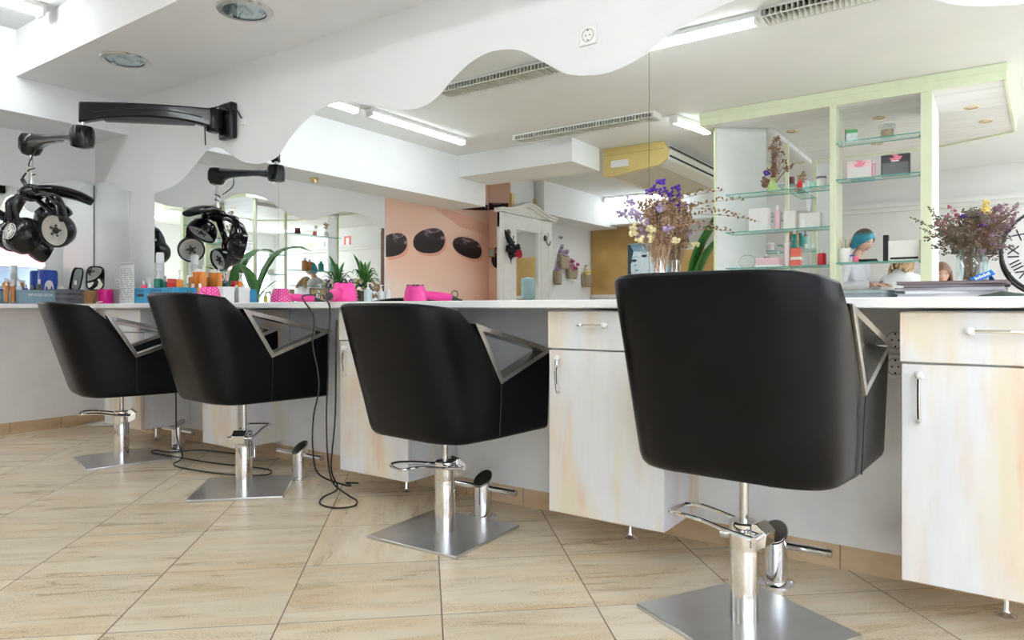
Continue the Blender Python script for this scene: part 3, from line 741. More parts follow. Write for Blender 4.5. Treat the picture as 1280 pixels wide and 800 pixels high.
n = len(cov); MB().tube(cov, [.026 + .036 * math.sin(math.pi * min(1, .12 + .74 * i / n)) for i in range(n)], 16, flat=(1.35, .58)).build('top_cover', BLACKPL, hp)
bd = smooth_path([(HP.x + .03, HP.y + .01, 1.675), (HP.x - .10, HP.y - .0, 1.672), (HP.x - .24, HP.y + .005, 1.628), (HP.x - .36, HP.y + .01, 1.545), (HP.x - .43, HP.y + .02, 1.45)], 6)
n = len(bd); MB().tube(bd, [.024 + .012 * math.sin(math.pi * i / n) for i in range(n)], 14, flat=(1.3, .5)).build('side_cover', BLACKPL, hp)
bd = smooth_path([(HP.x + .0, HP.y + .02, 1.670), (HP.x + .12, HP.y + .02, 1.665), (HP.x + .26, HP.y + .02, 1.62), (HP.x + .37, HP.y + .02, 1.545), (HP.x + .415, HP.y + .02, 1.45)], 6)
n = len(bd); MB().tube(bd, [.016 + .008 * math.sin(math.pi * i / n) for i in range(n)], 14, flat=(1.2, .5)).build('side_cover', BLACKPL, hp)

# ================================================================== HAIR DRYERS
def hair_dryer(label, loc, rz, dotted=False):
    t = thing('hair_dryer', label, 'hair dryer', loc, rz, 'pink hair dryers on the worktop')
    # stands on its nozzle end, motor grille upwards, handle lying to local -Y
    b = MB().lathe([(.050, .0), (.062, .004), (.066, .02), (.062, .05), (.054, .080), (.049, .092), (.044, .097), (.0, .099)], None, 30, cap=False).build('barrel', PINK, t)
    if dotted:
        k = MB()
        for i in range(9):
            for jx in range(12):
                a = jx * math.pi / 6 + (i % 2) * .26; z = .012 + i * .0095; rr = .0665 - .0125 * max(0, (z - .02) / .06)
                k.ell((rr * math.cos(a), rr * math.sin(a), z), .0032, None, 6, 4)
        k.build('white_dots', solid('white_dot_paint', (.95, .75, .88), .4, var=0), b)
    else:
        k = MB()
        for i in range(12):
            a = i * math.pi / 6
            if i % 3 != 2: k.box(.028, .0485, -.009, .009, .088, .101, Matrix.Rotation(a, 4, 'Z'))
        k.build('air_inlets', BLACKMT, b)
    pts = smooth_path([(0, -.045, .045), (0, -.10, .040), (0, -.16, .034), (0, -.215, .026)], 5)
    hd = MB().tube(pts, [.022 + .004 * math.sin(i / len(pts) * 3) for i in range(len(pts))], 14, flat=(.8, 1)).build('handle', PINK, t)
    MB().lathe([(.021, 0), (.019, .012), (.012, .03), (.006, .05), (.0045, .07)], aim((0, -.213, .026), (0, -1, -.15)), 14).build('cord_sleeve', BLACKMT, hd)
    MB().tube([(0.0, -.235 + .02 * math.sin(a), .05 + .02 * math.cos(a)) for a in [i * math.pi / 8 for i in range(16)]], .0028, 6, closed=True).build('hanging_loop', BLACKMT, hd)
    return t
pA = onY(262, 372, -.258); pB = onY(430, 376, -.265)
hair_dryer('dotted pink hair dryer on the worktop behind the second chair', (pA.x, -.258, .932), R(32), True)
hair_dryer('pink hair dryer with black inlets standing at the worktop edge, cords hanging from it', (pB.x, -.265, .932), R(30))
def cord(label, pts, r=.004, k=8):
    o = MB().tube(smooth_path(pts, k), r, 8).build('power_cord', CABLE); return tag(o, label, 'cord', 'black power cords')
e = onY(400, 378, -.42)
cord('black cord looping over the worktop edge left of the pink dryer', [(pB.x - .05, -.40, .965), (pB.x - .12, -.425, .955), onY(392, 396, -.44), onY(391, 430, -.44), onY(399, 480, -.44), onY(392, 520, -.45), onY(391, 560, -.46), onZ(399, 590, .02) if 0 else onY(398, 592, -.43), Vector((-2.62, -.30, .03)), Vector((-2.66, -.22, .006)), Vector((-2.72, -.20, .006)), Vector((-2.66, -.17, .006))])
cord('black cord hanging straight from the standing pink dryer to a loop on the floor', [(pB.x + .0, -.40, .965), onY(412, 384, -.425), onY(411, 420, -.44), onY(410, 470, -.44), onY(408, 520, -.44), onY(410, 575, -.44), Vector((-2.63, -.36, .05)), Vector((-2.52, -.36, .006)), Vector((-2.42, -.40, .006)), Vector((-2.37, -.47, .006)), Vector((-2.42, -.535, .006)), Vector((-2.52, -.53, .006)), Vector((-2.60, -.45, .006)), Vector((-2.60, -.36, .03)), onY(414, 585, -.42), onY(419, 520, -.42), onY(420, 440, -.40), onY(421, 400, -.385)])
cord('black cord lying in loops on the floor between the two farthest chairs', [onY(219, 470, -.42), onY(220, 500, -.42), onY(221, 545, -.42), Vector((-3.90, -.40, .03)), Vector((-3.86, -.475, .006)), Vector((-3.72, -.50, .006)), Vector((-3.45, -.46, .006)), Vector((-3.28, -.40, .006)), Vector((-3.2, -.32, .006)), Vector((-3.32, -.25, .006)), Vector((-3.7, -.33, .006)), Vector((-4.0, -.385, .014)), Vector((-4.22, -.41, .016)), Vector((-4.27, -.36, .018)), Vector((-4.20, -.315, .006)), Vector((-4.10, -.17, .006)), Vector((-3.8, -.10, .006))])

# ================================================================== CRATES, TINS, BOTTLES
def crate(label, loc, sx, sy, sz, mat, rz=0, slats=2, group=None, name='crate'):
    t = thing(name, label, 'crate', loc, rz, group); x, y = sx / 2, sy / 2; k = .008
    MB().box(-x, x, -y, y, 0, k).build('base_board', mat, t, smooth=0)
    sl = MB(); h = sz / slats; g = h * .18 if slats > 1 else 0
    for i in range(slats):
        z0, z1 = i * h + (g / 2 if i else 0), (i + 1) * h - (g / 2 if i < slats - 1 else 0)
        for s in (-1, 1):
            sl.box(-x, x, s * y - k / 2, s * y + k / 2, z0, z1); sl.box(s * x - k / 2, s * x + k / 2, -y, y, z0, z1)
    sl.build('side_slats', mat, t, bevel=.0012)
    c = MB()
    for a in (-1, 1):
        for b in (-1, 1): c.box(a * x - (k * 1.6 if a > 0 else k * .2), a * x + (k * .2 if a > 0 else k * 1.6), b * y - (k * 1.6 if b > 0 else k * .7), b * y + (k * .7 if b > 0 else k * 1.6), 0, sz)
    c.build('corner_posts', mat, t, bevel=.001); return t
BG = solid('blue_grey_paint', (.20, .31, .36), .55, var=.1); DG = solid('dark_grey_paint', (.115, .12, .135), .6, var=.12); BL = solid('bright_blue_paint', (.015, .27, .50), .5, var=.18, nscale=14)
WT = .9325
c1 = crate('blue-grey wooden crate lettered WOOD BOX, at the left end of the worktop', (-5.68, -.515, WT), .19, .215, .098, BG, 0, 1)
text_mesh('lettering', 'WOOD BOX', .027, solid('white_lettering', (.85, .87, .87), .5, var=0), c1, T(.1005, .018, .062) @ Matrix(((0, 0, 1, 0), (1, 0, 0, 0), (0, 1, 0, 0), (0, 0, 0, 1))), .0008)
c2 = crate('dark grey slatted crate beside the wicker basket', (-5.68, -.305, WT), .17, .19, .108, DG, 0, 3)
c3 = crate('bright blue wooden crate full of bottles, left of the second chair back', ((onY(169, 370, -.30).x + onY(216, 370, -.30).x) / 2, -.19, WT), onY(216, 370, -.30).x - onY(169, 370, -.30).x, .22, .10, BL, 0, 1)
k = MB(); hw = .23
k.box(-hw + .035, -hw + .12, -.1165, -.1155, .045, .062); k.build('hand_hole', HOLE, c3, smooth=0)
lt = MB()
for x0, wd in ((-.20, .02), (-.17, .014), (-.15, .02), (-.12, .012), (-.02, .02), (.01, .03), (.05, .018), (.08, .026)): lt.box(x0, x0 + wd, -.1165, -.1155, .076, .088)
lt.build('dark_print', solid('dark_blue_print', (.01, .10, .22), .5, var=0), c3, smooth=0)
WICK = solid('wicker', (.50, .31, .13), .6, var=.3, nscale=60)
bk = thing('wicker_basket', 'small tan wicker basket between grey crate and magenta tin', 'basket', (-5.66, -.145, WT))
wv = MB(); prof = []
for i in range(19):
    z = i * .0055; prof.append((.050 + .010 * i / 18 + (.0025 if i % 2 else -.001), z))
wv.lathe([(0, 0)] + prof + [(.055, .099), (.048, .006), (0, .006)], None, 30, cap=False); wv.build('woven_body', WICK, bk, smooth=60)
MB().tube([(.060 * math.cos(a * .2094), .060 * math.sin(a * .2094), .099) for a in range(30)], .0045, 6, closed=True).build('rim', WICK, bk)
w2 = MB()
for i in range(15):
    a = i * 2 * math.pi / 15; w2.tube([(.0525 * math.cos(a), .0525 * math.sin(a), 0), (.0635 * math.cos(a), .0635 * math.sin(a), .097)], .0026, 5)
w2.build('uprights', WICK, bk)
tn = thing('round_tin', 'magenta round tin right of the wicker basket', 'tin', (-5.60, -.045 - .06, WT))
tn.location = (-5.52, -.085, WT)
MB().lathe([(0, 0), (.05, 0), (.051, .004), (.051, .106), (.053, .107), (.053, .112), (.047, .112), (.047, .01), (0, .01)], None, 34, cap=False).build('tin_body', MAGENTA, tn)

def bottle(label, loc, r, h, col, cap=(.85, .86, .86), kind='pump', mat=None, group='bottles in the left crates', band=None, name=None, rz=0):
    nm = name or {'pump': 'pump_bottle', 'cap': 'bottle', 'jar': 'jar', 'tube': 'tube_bottle', 'can': 'spray_can', 'box': 'box'}[kind]
    t = thing(nm, label, {'jar': 'jar', 'can': 'can', 'box': 'box'}.get(kind, 'bottle'), loc, rz, group)
    m = mat or solid('bottle_%02x%02x%02x' % tuple(int(c * 255) for c in col), col, .25, var=.04)
    cm = solid('cap_%02x%02x%02x' % tuple(int(c * 255) for c in cap), cap, .3, var=.02)
    if kind == 'box':
        MB().box(-r, r, -r * .7, r * .7, 0, h).build('carton', m, t, bevel=.001)
        if band: MB().box(-r - .0006, r + .0006, -r * .7 - .0006, r * .7 + .0006, h * band[0], h * band[1]).build('label_band', cm, t, smooth=0)
        return t
    hb = h * {'pump': .70, 'cap': .80, 'jar': .82, 'tube': .78, 'can': .78}[kind]
    body = [(0, 0), (r * .92, 0), (r, r * .1), (r, hb - r * .35), (r * .86, hb - r * .1), (r * .45, hb)]
    if kind == 'jar': body = [(0, 0), (r * .95, 0), (r, r * .1), (r, hb - r * .08), (r * .94, hb)]
    if kind == 'tube': body = [(0, 0), (r * .8, 0), (r, r * .3), (r, hb - r * .2), (r * .7, hb)]
    MB().lathe(body + [(0, hb)], None, 20, cap=False).build('body', m, t)
    c = MB()
    if kind == 'pump':
        c.lathe([(0, hb), (r * .46, hb), (r * .46, hb + h * .07), (r * .2, hb + h * .09), (r * .16, h * .93), (r * .3, h * .94), (r * .3, h), (0, h)], None, 16, cap=False)
        c.box(0, r * .95, -r * .14, r * .14, h * .95, h * .99)
    elif kind == 'jar': c.lathe([(0, hb), (r * 1.02, hb), (r * 1.02, h), (0, h)], None, 20, cap=False)
    elif kind == 'can': c.lathe([(0, hb), (r * .96, hb), (r * .96, h * .96), (r * .85, h), (0, h)], None, 20, cap=False)
    else: c.lathe([(0, hb), (r * .5, hb), (r * .48, h), (0, h)], None, 16, cap=False)
    c.build('pump_head' if kind == 'pump' else 'cap', cm, t)
    if band: MB().lathe([(r + .0006, hb * band[0]), (r + .0006, hb * band[1])], None, 20, cap=False).build('label_band', solid('label_%02x%02x%02x' % tuple(int(c_ * 255) for c_ in band[2]), band[2], .5, var=.08), t)
    return t
ORANGE = (.80, .27, .04); BROWN = (.40, .16, .04)
CL = thin_glass('clear_bottle', (.93, .95, .95))
zc = WT + .012
def onBlue(x): return onY(x, 370, -.19).x
def px(x): return 4.35 / 862
bl = [
 ('small pink bottle with white cap in the blue crate, leftmost', 180, -.22, .020, .090 + .05, (.80, .06, .17), (.9, .88, .88), 'cap'),
 ('slim white bottle beside the pink bottle in the blue crate', 188, -.20, .012, .15, (.85, .85, .84), (.8, .8, .8), 'cap'),
 ('wide green pump bottle in the blue crate', 198, -.24, .029, .215, (.0, .19, .13), (.85, .87, .87), 'pump'),
 ('dark green small bottle in the blue crate', 206, -.22, .018, .165, (.0, .10, .07), (.3, .33, .33), 'cap'),
 ('tall silver spray can rising behind the green bottle', 200, -.13, .027, .335, (.62, .63, .65), (.86, .88, .9), 'can'),
 ('red jar in the blue crate', 215, -.23, .028, .145, (.72, .02, .03), (.62, .05, .06), 'jar'),
 ('tall orange pump bottle at the right of the blue crate', 224.5, -.22, .021, .20, ORANGE, (.9, .88, .85), 'pump'),
]
for lab, x, y, r, h, c, cp, kd in bl: bottle(lab, (onY(x, 370, y).x, y, zc), r, h, c, cp, kd, group='bottles in the blue crate')
wb = thing('display_box', 'long white box behind the orange bottles', 'box', (-4.06, -.06, WT), 0)
MB().box(-.098, .098, -.04, .04, 0, .10).build('box_body', PLASTIC, wb, bevel=.003); MB().box(-.10, .10, -.042, .042, .082, .105).build('lid', PLASTIC, wb, bevel=.002)
for lab, x, y, z, r, h, kd, c in [
 ('brown pump bottle on the white box, leftmost of three', 240, -.06, WT + .1055, .022, .105, 'pump', BROWN),
 ('wide orange jar with white lid on the white box', 246.5, -.06, WT + .1055, .027, .125, 'jar', ORANGE),
 ('orange pump bottle at the right end of the white box', 254, -.06, WT + .1055, .022, .145, 'pump', ORANGE),
 ('orange bottle on the worktop in front of the white box', 241, -.16, WT, .018, .125, 'cap', ORANGE),
 ('orange bottle on the worktop nearest the dotted pink dryer', 250, -.16, WT, .018, .125, 'cap', ORANGE)]:
    bottle(lab, (onY(x, 370, y).x, y, z), r, h, c, (.9, .89, .87), kd, group='orange bottles by the blue crate')
def onLeft(x, X=-5.68): return onX(x, 370, X).y
for lab, x, r, h, c, cp, kd in [
 ('amber bottle at the far left of the blue-grey crate', 8, .015, .165, BROWN, (.9, .88, .85), 'pump'),
 ('amber bottle second from the left in the blue-grey crate', 16, .015, .160, BROWN, (.9, .88, .85), 'pump'),
 ('pale blue bottle in the blue-grey crate', 23.5, .021, .145, (.55, .66, .72), (.9, .92, .92), 'cap'),
 ('purple bottle in the blue-grey crate', 32, .018, .125, (.10, .06, .28), (.75, .72, .8), 'cap'),
 ('black bottle with red label in the blue-grey crate', 40.5, .018, .12, (.03, .02, .02), (.1, .1, .1), 'cap'),
 ('dark grey bottle at the right end of the blue-grey crate', 49, .017, .165, (.09, .09, .11), (.85, .85, .85), 'cap')]:
    bottle(lab, (-5.655, onLeft(x, -5.655), zc), r, h, c, cp, kd, group='bottles in the blue-grey crate', band=(.3, .7, (.7, .1, .1)) if 'red label' in lab else None)
can = thing('blue_can', 'large blue can with a white oval label behind the grey crates', 'can', (-5.80, onX(60, 370, -5.80).y, WT))
MB().lathe([(0, 0), (.060, 0), (.062, .004), (.062, .235), (.056, .25), (.05, .253), (0, .253)], None, 32, cap=False).build('can_body', solid('royal_blue', (.01, .06, .42), .3, var=.05), can)
ov = MB(); vs = [(0.0628, 0, .115)]; 
for i in range(28):
    a = 2 * math.pi * i / 28; yy = .030 * math.cos(a); ph = yy / .062 - .25
    vs.append((.0630 * math.cos(ph), .0630 * math.sin(ph), .115 + .062 * math.sin(a)))
vs[0] = (.0636 * math.cos(-.25), .0636 * math.sin(-.25), .115)
ov.add(vs, [(0, i + 1, (i + 1) % 28 + 1) for i in range(28)]); ov.build('oval_label', solid('label_white', (.88, .86, .86), .4, var=0), can)
sq = MB(); sq.tube([(.0645 * math.cos(-.25 + q * .35), .0645 * math.sin(-.25 + q * .35), .105 + .012 * math.sin(q * 9)) for q in [i / 20 - .5 for i in range(21)]], .0016, 5); sq.build('label_motif', solid('coral_print', (.85, .3, .28), .5, var=0), can)
bottle('clear bottle standing in the dark grey crate', (-5.66, onLeft(94, -5.66), zc), .02, .165, (.9, .9, .9), (.85, .86, .85), 'cap', mat=CL, group='bottles in the slatted crate')
bottle('white tub in the dark grey crate', (-5.66, onLeft(78, -5.66), zc), .032, .12, (.86, .87, .87), (.88, .88, .88), 'jar', group='bottles in the slatted crate')
# vanity mirror
vm = thing('hand_mirror', 'black framed table mirror tilted above the wicker basket', 'mirror', (-5.745, -.05, WT))
Mv = T(.03, -.02, .20, rx=R(0), ry=R(78), rz=R(-32)) 
o = [(.098 * math.copysign(abs(math.cos(a)) ** .55, math.cos(a)), .062 * math.copysign(abs(math.sin(a)) ** .55, math.sin(a))) for a in [i * math.pi / 16 for i in range(32)]]
i_ = [(x * .90, y * .86) for x, y in o]
fr = MB().ring(o, i_, -.008, .008, 'z'); fr.v = [tuple(Mv @ Vector(p)) for p in fr.v]; f_ = fr.build('frame', BLACKPL, vm)
MB().prism(i_, -.004, .004, Mv).build('mirror_glass', MIRROR, vm, smooth=0)
st = MB(); st.tube(smooth_path([(.03, -.02, .12), (-.0, -.01, .06), (-.01, -.0, .012)], 5), .006, 8); st.lathe([(0, 0), (.05, 0), (.048, .008), (0, .012)], T(-.01, -.0), 24, cap=False); st.build('stand', BLACKPL, vm)
# menu sheet
ms = thing('menu_sheet', 'white printed menu sheet standing in an acrylic holder by the corner', 'sign', ((onY(150, 370, -.1).x + onY(168, 370, -.1).x) / 2, -.10, WT))
sw = (onY(168, 370, -.1).x - onY(150, 370, -.1).x) / 2
MB().box(-sw, sw, -.001, .001, .002, .305).build('paper', solid('paper_white', (.88, .88, .88), .6, var=.01), ms, smooth=0)
MB().box(-sw - .003, sw + .003, .002, .004, .0, .308).box(-sw - .003, sw + .003, -.03, .05, 0, .0018).build('acrylic_holder', PANE, ms, smooth=0)
tx = MB(); random.seed(3)
for i in range(17):
    z = .285 - i * .0158
    if i == 1: continue
    x = -sw + .015
    while x < sw - .02:
        wd = random.uniform(.008, .03); tx.box(x, min(x + wd, sw - .012), -.0018, -.0011, z, z + (.0055 if i else .009)); x += wd + .006
        if i and random.random() < .25: x += .03
tx.build('printed_lines', solid('grey_print', (.42, .43, .45), .6, var=0), ms, smooth=0)
wc = tag(MB().tube(smooth_path([onY(128, 377, -.38), (onY(121, 378, -.415).x, -.415, .938), onY(119.5, 384, -.42), onY(119.5, 396, -.42)], 5), .0035, 8).build('white_cable', PLASTIC), 'white cable hooking over the worktop edge below the magenta tin', 'cord')
# ================================================================== DRIED FLOWERS, CLOCK, PAPERS
def flat(name, c): return solid(name, c, .75, var=.15, nscale=50)
F_PUR = flat('purple_statice', (.10, .03, .36)); F_LIL = flat('lilac_statice', (.47, .36, .55)); F_CRM = flat('cream_flower', (.80, .70, .40)); F_BRN = flat('dried_brown', (.26, .15, .09)); F_TAN = flat('dried_tan', (.46, .30, .18)); F_PNK = flat('dried_pink', (.50, .08, .22)); F_GRY = flat('dried_grey_green', (.20, .18, .13)); F_YEL = flat('yellow_flower', (.80, .63, .20)); F_MAU = flat('dried_mauve', (.30, .18, .24))
def cluster(mb, c, r, n, s, rng, flat=1.0):
    for _ in range(n):
        v = Vector((rng.gauss(0, 1), rng.gauss(0, 1), rng.gauss(0, .8) * flat)).normalized() * r * rng.random() ** .5
        p = Vector(c) + v; k = s * rng.uniform(.6, 1.25)
        mb.ell(p, (k, k, k * .8), None, 6, 4)
def stem_to(mb, a, b, r=.0012, sag=.02, rng=random):
    a, b = Vector(a), Vector(b); m = a.lerp(b, .55) + Vector((rng.uniform(-sag, sag), rng.uniform(-sag, sag), sag))
    pts = [a * (1 - q) ** 2 + m * 2 * q * (1 - q) + b * q * q for q in [i / 6 for i in range(7)]]
    mb.tube(pts, [r * (1.3 - .6 * i / 6) for i in range(7)], 5); return pts
HAMMER = solid('hammered_silver', (.66, .65, .62), .18, 1., var=.15, nscale=70)
v = thing('silver_vase', 'slim hammered silver vase of dried flowers behind the nearest chair', 'vase', (-1.06, -.085, .932))
prof = [(0, 0), (.017, 0)]
for i in range(28): prof.append((.0175 + (.0008 if i % 2 else 0), .003 + i * .0057))
prof += [(.019, .165), (.016, .165), (.014, .01), (0, .01)]
MB().lathe(prof, None, 24, cap=False).build('vase_body', HAMMER, v, smooth=60)
rng = random.Random(5)
bq = thing('dried_bouquet', 'tall dried bouquet with purple statice in the slim silver vase', 'flowers', (-1.06, -.085, 1.08))
st, pu, li, cr, tn_, brn = MB(), MB(), MB(), MB(), MB(), MB()
def BQ(x, y, dy=0): return onY(x, y, -.085 + dy) - Vector((-1.06, -.085, 1.08))
for x, y, n, dy in [(826, 228, 16, 0), (818, 236, 12, .0), (812, 240, 7, -.03), (828, 240, 8, 0), (841, 252, 8, .03), (835, 253, 6, .03)]:
    p = BQ(x, y, dy); cluster(pu, p, .018, n + 6, .0062, rng); stem_to(st, (0, 0, -.05), p, .0014, .02, rng)
    cluster(tn_, p - Vector((0, 0, .012)), .012, 5, .005, rng)
for x, y, n in [(787, 252, 7), (778, 266, 8), (791, 267, 7), (825, 260, 7), (810, 280, 14), (804, 290, 14), (802, 297, 10), (835, 285, 8), (830, 278, 8)]:
    p = BQ(x, y, rng.uniform(-.04, .03)); cluster(li, p, .022, n + 8, .0072, rng); stem_to(st, (0, 0, -.05), p, .0012, .02, rng)
for x, y, n in [(791, 285, 8), (793, 293, 8), (815, 286, 10), (813, 297, 10), (800, 300, 7), (845, 300, 5)]:
    p = BQ(x, y, rng.uniform(-.05, -.01)); cluster(cr, p, .018, n + 6, .0085, rng, .7); stem_to(st, (0, 0, -.05), p, .0012, .02, rng)
for i in range(150):                       # tangled tan grasses
    a = rng.uniform(0, 6.28); h = rng.uniform(.05, .24); r = rng.uniform(.005, .035 + h * .22)
    p = Vector((r * math.cos(a) * 1.0, r * math.sin(a) * .62, h)); stem_to(st, (rng.uniform(-.01, .01), rng.uniform(-.01, .01), -.08), p, .0011, .012, rng)
    cluster(tn_ if rng.random() < .6 else brn, p, .016, 8, .0052, rng, 1.6)
for x0, y0, x1, y1 in [(838, 262, 926, 268), (836, 255, 905, 238), (840, 285, 892, 282)]:   # eucalyptus sprays to the right
    a = BQ(x0, y0); b = BQ(x1, y1, -.05); pts = stem_to(st, (0, 0, -.05), a, .0013, .01, rng)
    pts = stem_to(st, a, b, .0011, .02, rng)
    for i in range(17):
        q = i / 17; p = a.lerp(b, q) + Vector((rng.uniform(-.006, .006), rng.uniform(-.006, .006), .02 * 2 * q * (1 - q) * 2 + rng.uniform(-.008, .008))); brn.ell((0, 0, 0), (.0075, .004, .0036), Matrix.Translation(p) @ Euler((rng.uniform(-1, 1), rng.uniform(-1.4, 1.4), rng.uniform(0, 3))).to_matrix().to_4x4(), 6, 4)
for m, nm, mt in ((st, 'stems', F_TAN), (pu, 'purple_blossoms', F_PUR), (li, 'lilac_blossoms', F_LIL), (cr, 'cream_blossoms', F_CRM), (tn_, 'tan_seed_heads', F_TAN), (brn, 'brown_seed_heads', F_BRN)): m.build(nm, mt, bq, smooth=60)

JX, JY = onY(1215, 350, -.17).x, -.17
jr = thing('glass_jar', 'clear glass jar holding the dried bouquet beside the clock', 'jar', (JX, JY, (.932 + .0465)))
MB().lathe([(0, 0), (.036, 0), (.040, .004), (.040, .068), (.034, .080), (.031, .083), (.031, .093), (.033, .094), (.033, .097), (.029, .097), (.029, .082), (.037, .068), (.037, .006), (0, .004)], None, 32, cap=False).build('jar_glass', JARG, jr)
MB().lathe([(.0315, .084), (.0335, .086), (.0315, .088), (.0335, .090), (.0315, .092)], None, 32, cap=False).build('screw_thread', JARG, jr)
b2 = thing('dried_bouquet', 'bushy brown and mauve dried bouquet in the clear glass jar', 'flowers', (JX, JY, (.932 + .0465)))
S2, G2, P2, U2, Y2, M2 = MB(), MB(), MB(), MB(), MB(), MB(); rng = random.Random(11)
def B2(x, y, dy=0): return onY(x, y, JY + dy) - Vector((JX, JY, (.932 + .0465)))
for i in range(60):
    a = rng.uniform(0, 6.28); stem_to(S2, (.026 * math.cos(a) * rng.random(), .026 * math.sin(a) * rng.random(), .006), (.02 * math.cos(a + 1), .02 * math.sin(a + 1), .10), .0011, .004, rng)
for i in range(300):
    x = rng.triangular(1165, 1268, 1216); top = 262 + abs(x - 1220) * .20; y = rng.uniform(top, 322 - abs(x - 1216) * .28)
    p = B2(x, y, rng.uniform(-.05, .08))
    stem_to(S2, (rng.uniform(-.012, .012), rng.uniform(-.012, .012), .09), p, .0009, .012, rng)
    mbx = G2 if x < 1225 else (G2 if rng.random() < .5 else M2)
    cluster(mbx, p, .010, 7, .0030, rng)
for x, y in [(1188, 258), (1192, 264), (1184, 270), (1196, 268), (1176, 282), (1173, 276), (1201, 272), (1180, 278), (1171, 279)]:
    p = B2(x, y, rng.uniform(-.03, .03)); cluster(P2, p, .008, 8, .0030, rng); stem_to(S2, (0, 0, .1), p, .0008, .02, rng)
for x, y in [(1211, 270), (1224, 268), (1229, 282), (1206, 271)]: p = B2(x, y, -.02); cluster(U2, p, .010, 14, .0042, rng, .4); stem_to(S2, (0, 0, .1), p, .0012, .01, rng)
for x, y in [(1232, 253), (1232, 259), (1231, 265), (1235, 262), (1226, 264)]: p = B2(x, y, .0); cluster(Y2, p, .010, 16, .0042, rng, 1.2); stem_to(S2, (0, 0, .1), p, .0012, .01, rng)
for i in range(80):
    x = rng.uniform(1240, 1272); y = rng.uniform(258, 290) - (x - 1240) * .2; p = B2(x, y, rng.uniform(-.02, .05)); cluster(M2, p, .007, 5, .0026, rng); stem_to(S2, (0, 0, .1), p, .0007, .02, rng)
for x1, y1 in [(1137, 272), (1161, 258), (1156, 300)]:
    a = B2(1178, 292); b = B2(x1, y1); stem_to(S2, a, b, .0008, .01, rng)
    for i in range(26): G2.ell(a.lerp(b, rng.random()) + Vector((rng.uniform(-.006, .006), rng.uniform(-.006, .006), rng.uniform(-.004, .010))), .0028, None, 6, 4)
for m, nm, mt in ((S2, 'stems', F_BRN), (G2, 'grey_green_heads', F_GRY), (P2, 'pink_sprigs', F_PNK), (U2, 'purple_blossoms', F_PUR), (Y2, 'yellow_blossoms', F_YEL), (M2, 'mauve_sprigs', F_MAU)): m.build(nm, mt, b2, smooth=60)

# clock
CX, CY = onY(1314, 304, -.12).x + .012, -.12
ck = thing('round_clock', 'round white clock with roman numerals leaning at the right edge', 'clock', (CX, CY, .934))
cr_ = .131; Mc = T(0, 0, cr_, rx=R(84)) 
MB().lathe([(0, -.006), (cr_ - .004, -.006), (cr_ - .004, .0), (0, .0)], Mc, 56, cap=False).build('dial', solid('clock_dial_white', (.86, .85, .82), .5, var=.03), ck)
MB().lathe([(cr_ - .006, -.012), (cr_, -.012), (cr_ + .002, .002), (cr_ - .002, .010), (cr_ - .007, .006)], Mc, 64, cap=False).build('rim', solid('dark_bronze', (.06, .055, .05), .35, .6, var=.1), ck)
INK = solid('black_ink', (.02, .02, .02), .6, var=0)
for k_, s_ in enumerate(['XII', 'I', 'II', 'III', 'IIII', 'V', 'VI', 'VII', 'VIII', 'IX', 'X', 'XI']):
    a = R(90 - 30 * k_); text_mesh('numeral', s_, .040, INK, ck, Mc @ T(.098 * math.cos(a), .098 * math.sin(a), .0012) @ Matrix.Rotation(a - R(90), 4, 'Z'), .0004)
tk = MB()
for i in range(60):
    a = R(6 * i); M_ = Mc @ Matrix.Rotation(a, 4, 'Z')
    if i % 5 == 0: tk.box(.122, .128, -.003, .003, .0004, .0012, M_)
    else: tk.box(.1225, .127, -.0008, .0008, .0004, .0012, M_)
tk.build('minute_marks', INK, ck, smooth=0)
hh = MB(); hh.box(-.012, .062, -.004, .004, .003, .0042, Mc @ Matrix.Rotation(R(62), 4, 'Z')); hh.box(-.016, .092, -.0028, .0028, .0045, .0056, Mc @ Matrix.Rotation(R(-40), 4, 'Z')); hh.lathe([(0, .002), (.008, .002), (.008, .007), (0, .007)], Mc, 16, cap=False); hh.build('hands', INK, ck, smooth=0)

# magazines and papers (each sheet pile its own thing)
def sheets(label, x0, x1, y, z0, n, dz, cols, w=.21, seed=1, name='magazine', cat='magazine', group='magazines and papers by the clock', jit=.02):
    rg = random.Random(seed); z = z0
    for i in range(n):
        L = (x1 - x0) * rg.uniform(.86, 1.0); c = cols[i % len(cols)]
        t = thing(name, label[i % len(label)] , cat, ((x0 + x1) / 2 + rg.uniform(-jit, jit), y + rg.uniform(-jit * .5, jit * .5), z), rg.uniform(-.10, .10), group)
        MB().box(-L / 2 + .002, L / 2 - .002, -w / 2 + .002, w / 2 - .002, .0008, dz - .0008).build('pages', solid('pages_%02x%02x%02x' % tuple(int(k * 255) for k in c), tuple(.25 * .7 + .75 * k for k in c), .6, var=.15), t, smooth=0)
        cv = MB(); cv.box(-L / 2, L / 2, -w / 2, w / 2, 0, .0008); cv.box(-L / 2, L / 2, -w / 2, w / 2, dz - .0008, dz); cv.box(-L / 2, L / 2, w / 2 - .0006, w / 2 + .0004, 0, dz)
        cv.build('cover', solid('cover_%02x%02x%02x' % tuple(int(k * 255) for k in c), c, .3, var=.25, nscale=14), t, smooth=0)
        z += dz + .0003
    return z
sheets(['slate-covered magazine lowest in the pile right of the nearest chair', 'grey-green magazine on top of the pile right of the nearest chair'], onY(1052, 370, -.27).x, onY(1112, 370, -.27).x, -.27, .9325, 2, .011, [(.14, .19, .20), (.22, .30, .30)], .2, 2, jit=.004)
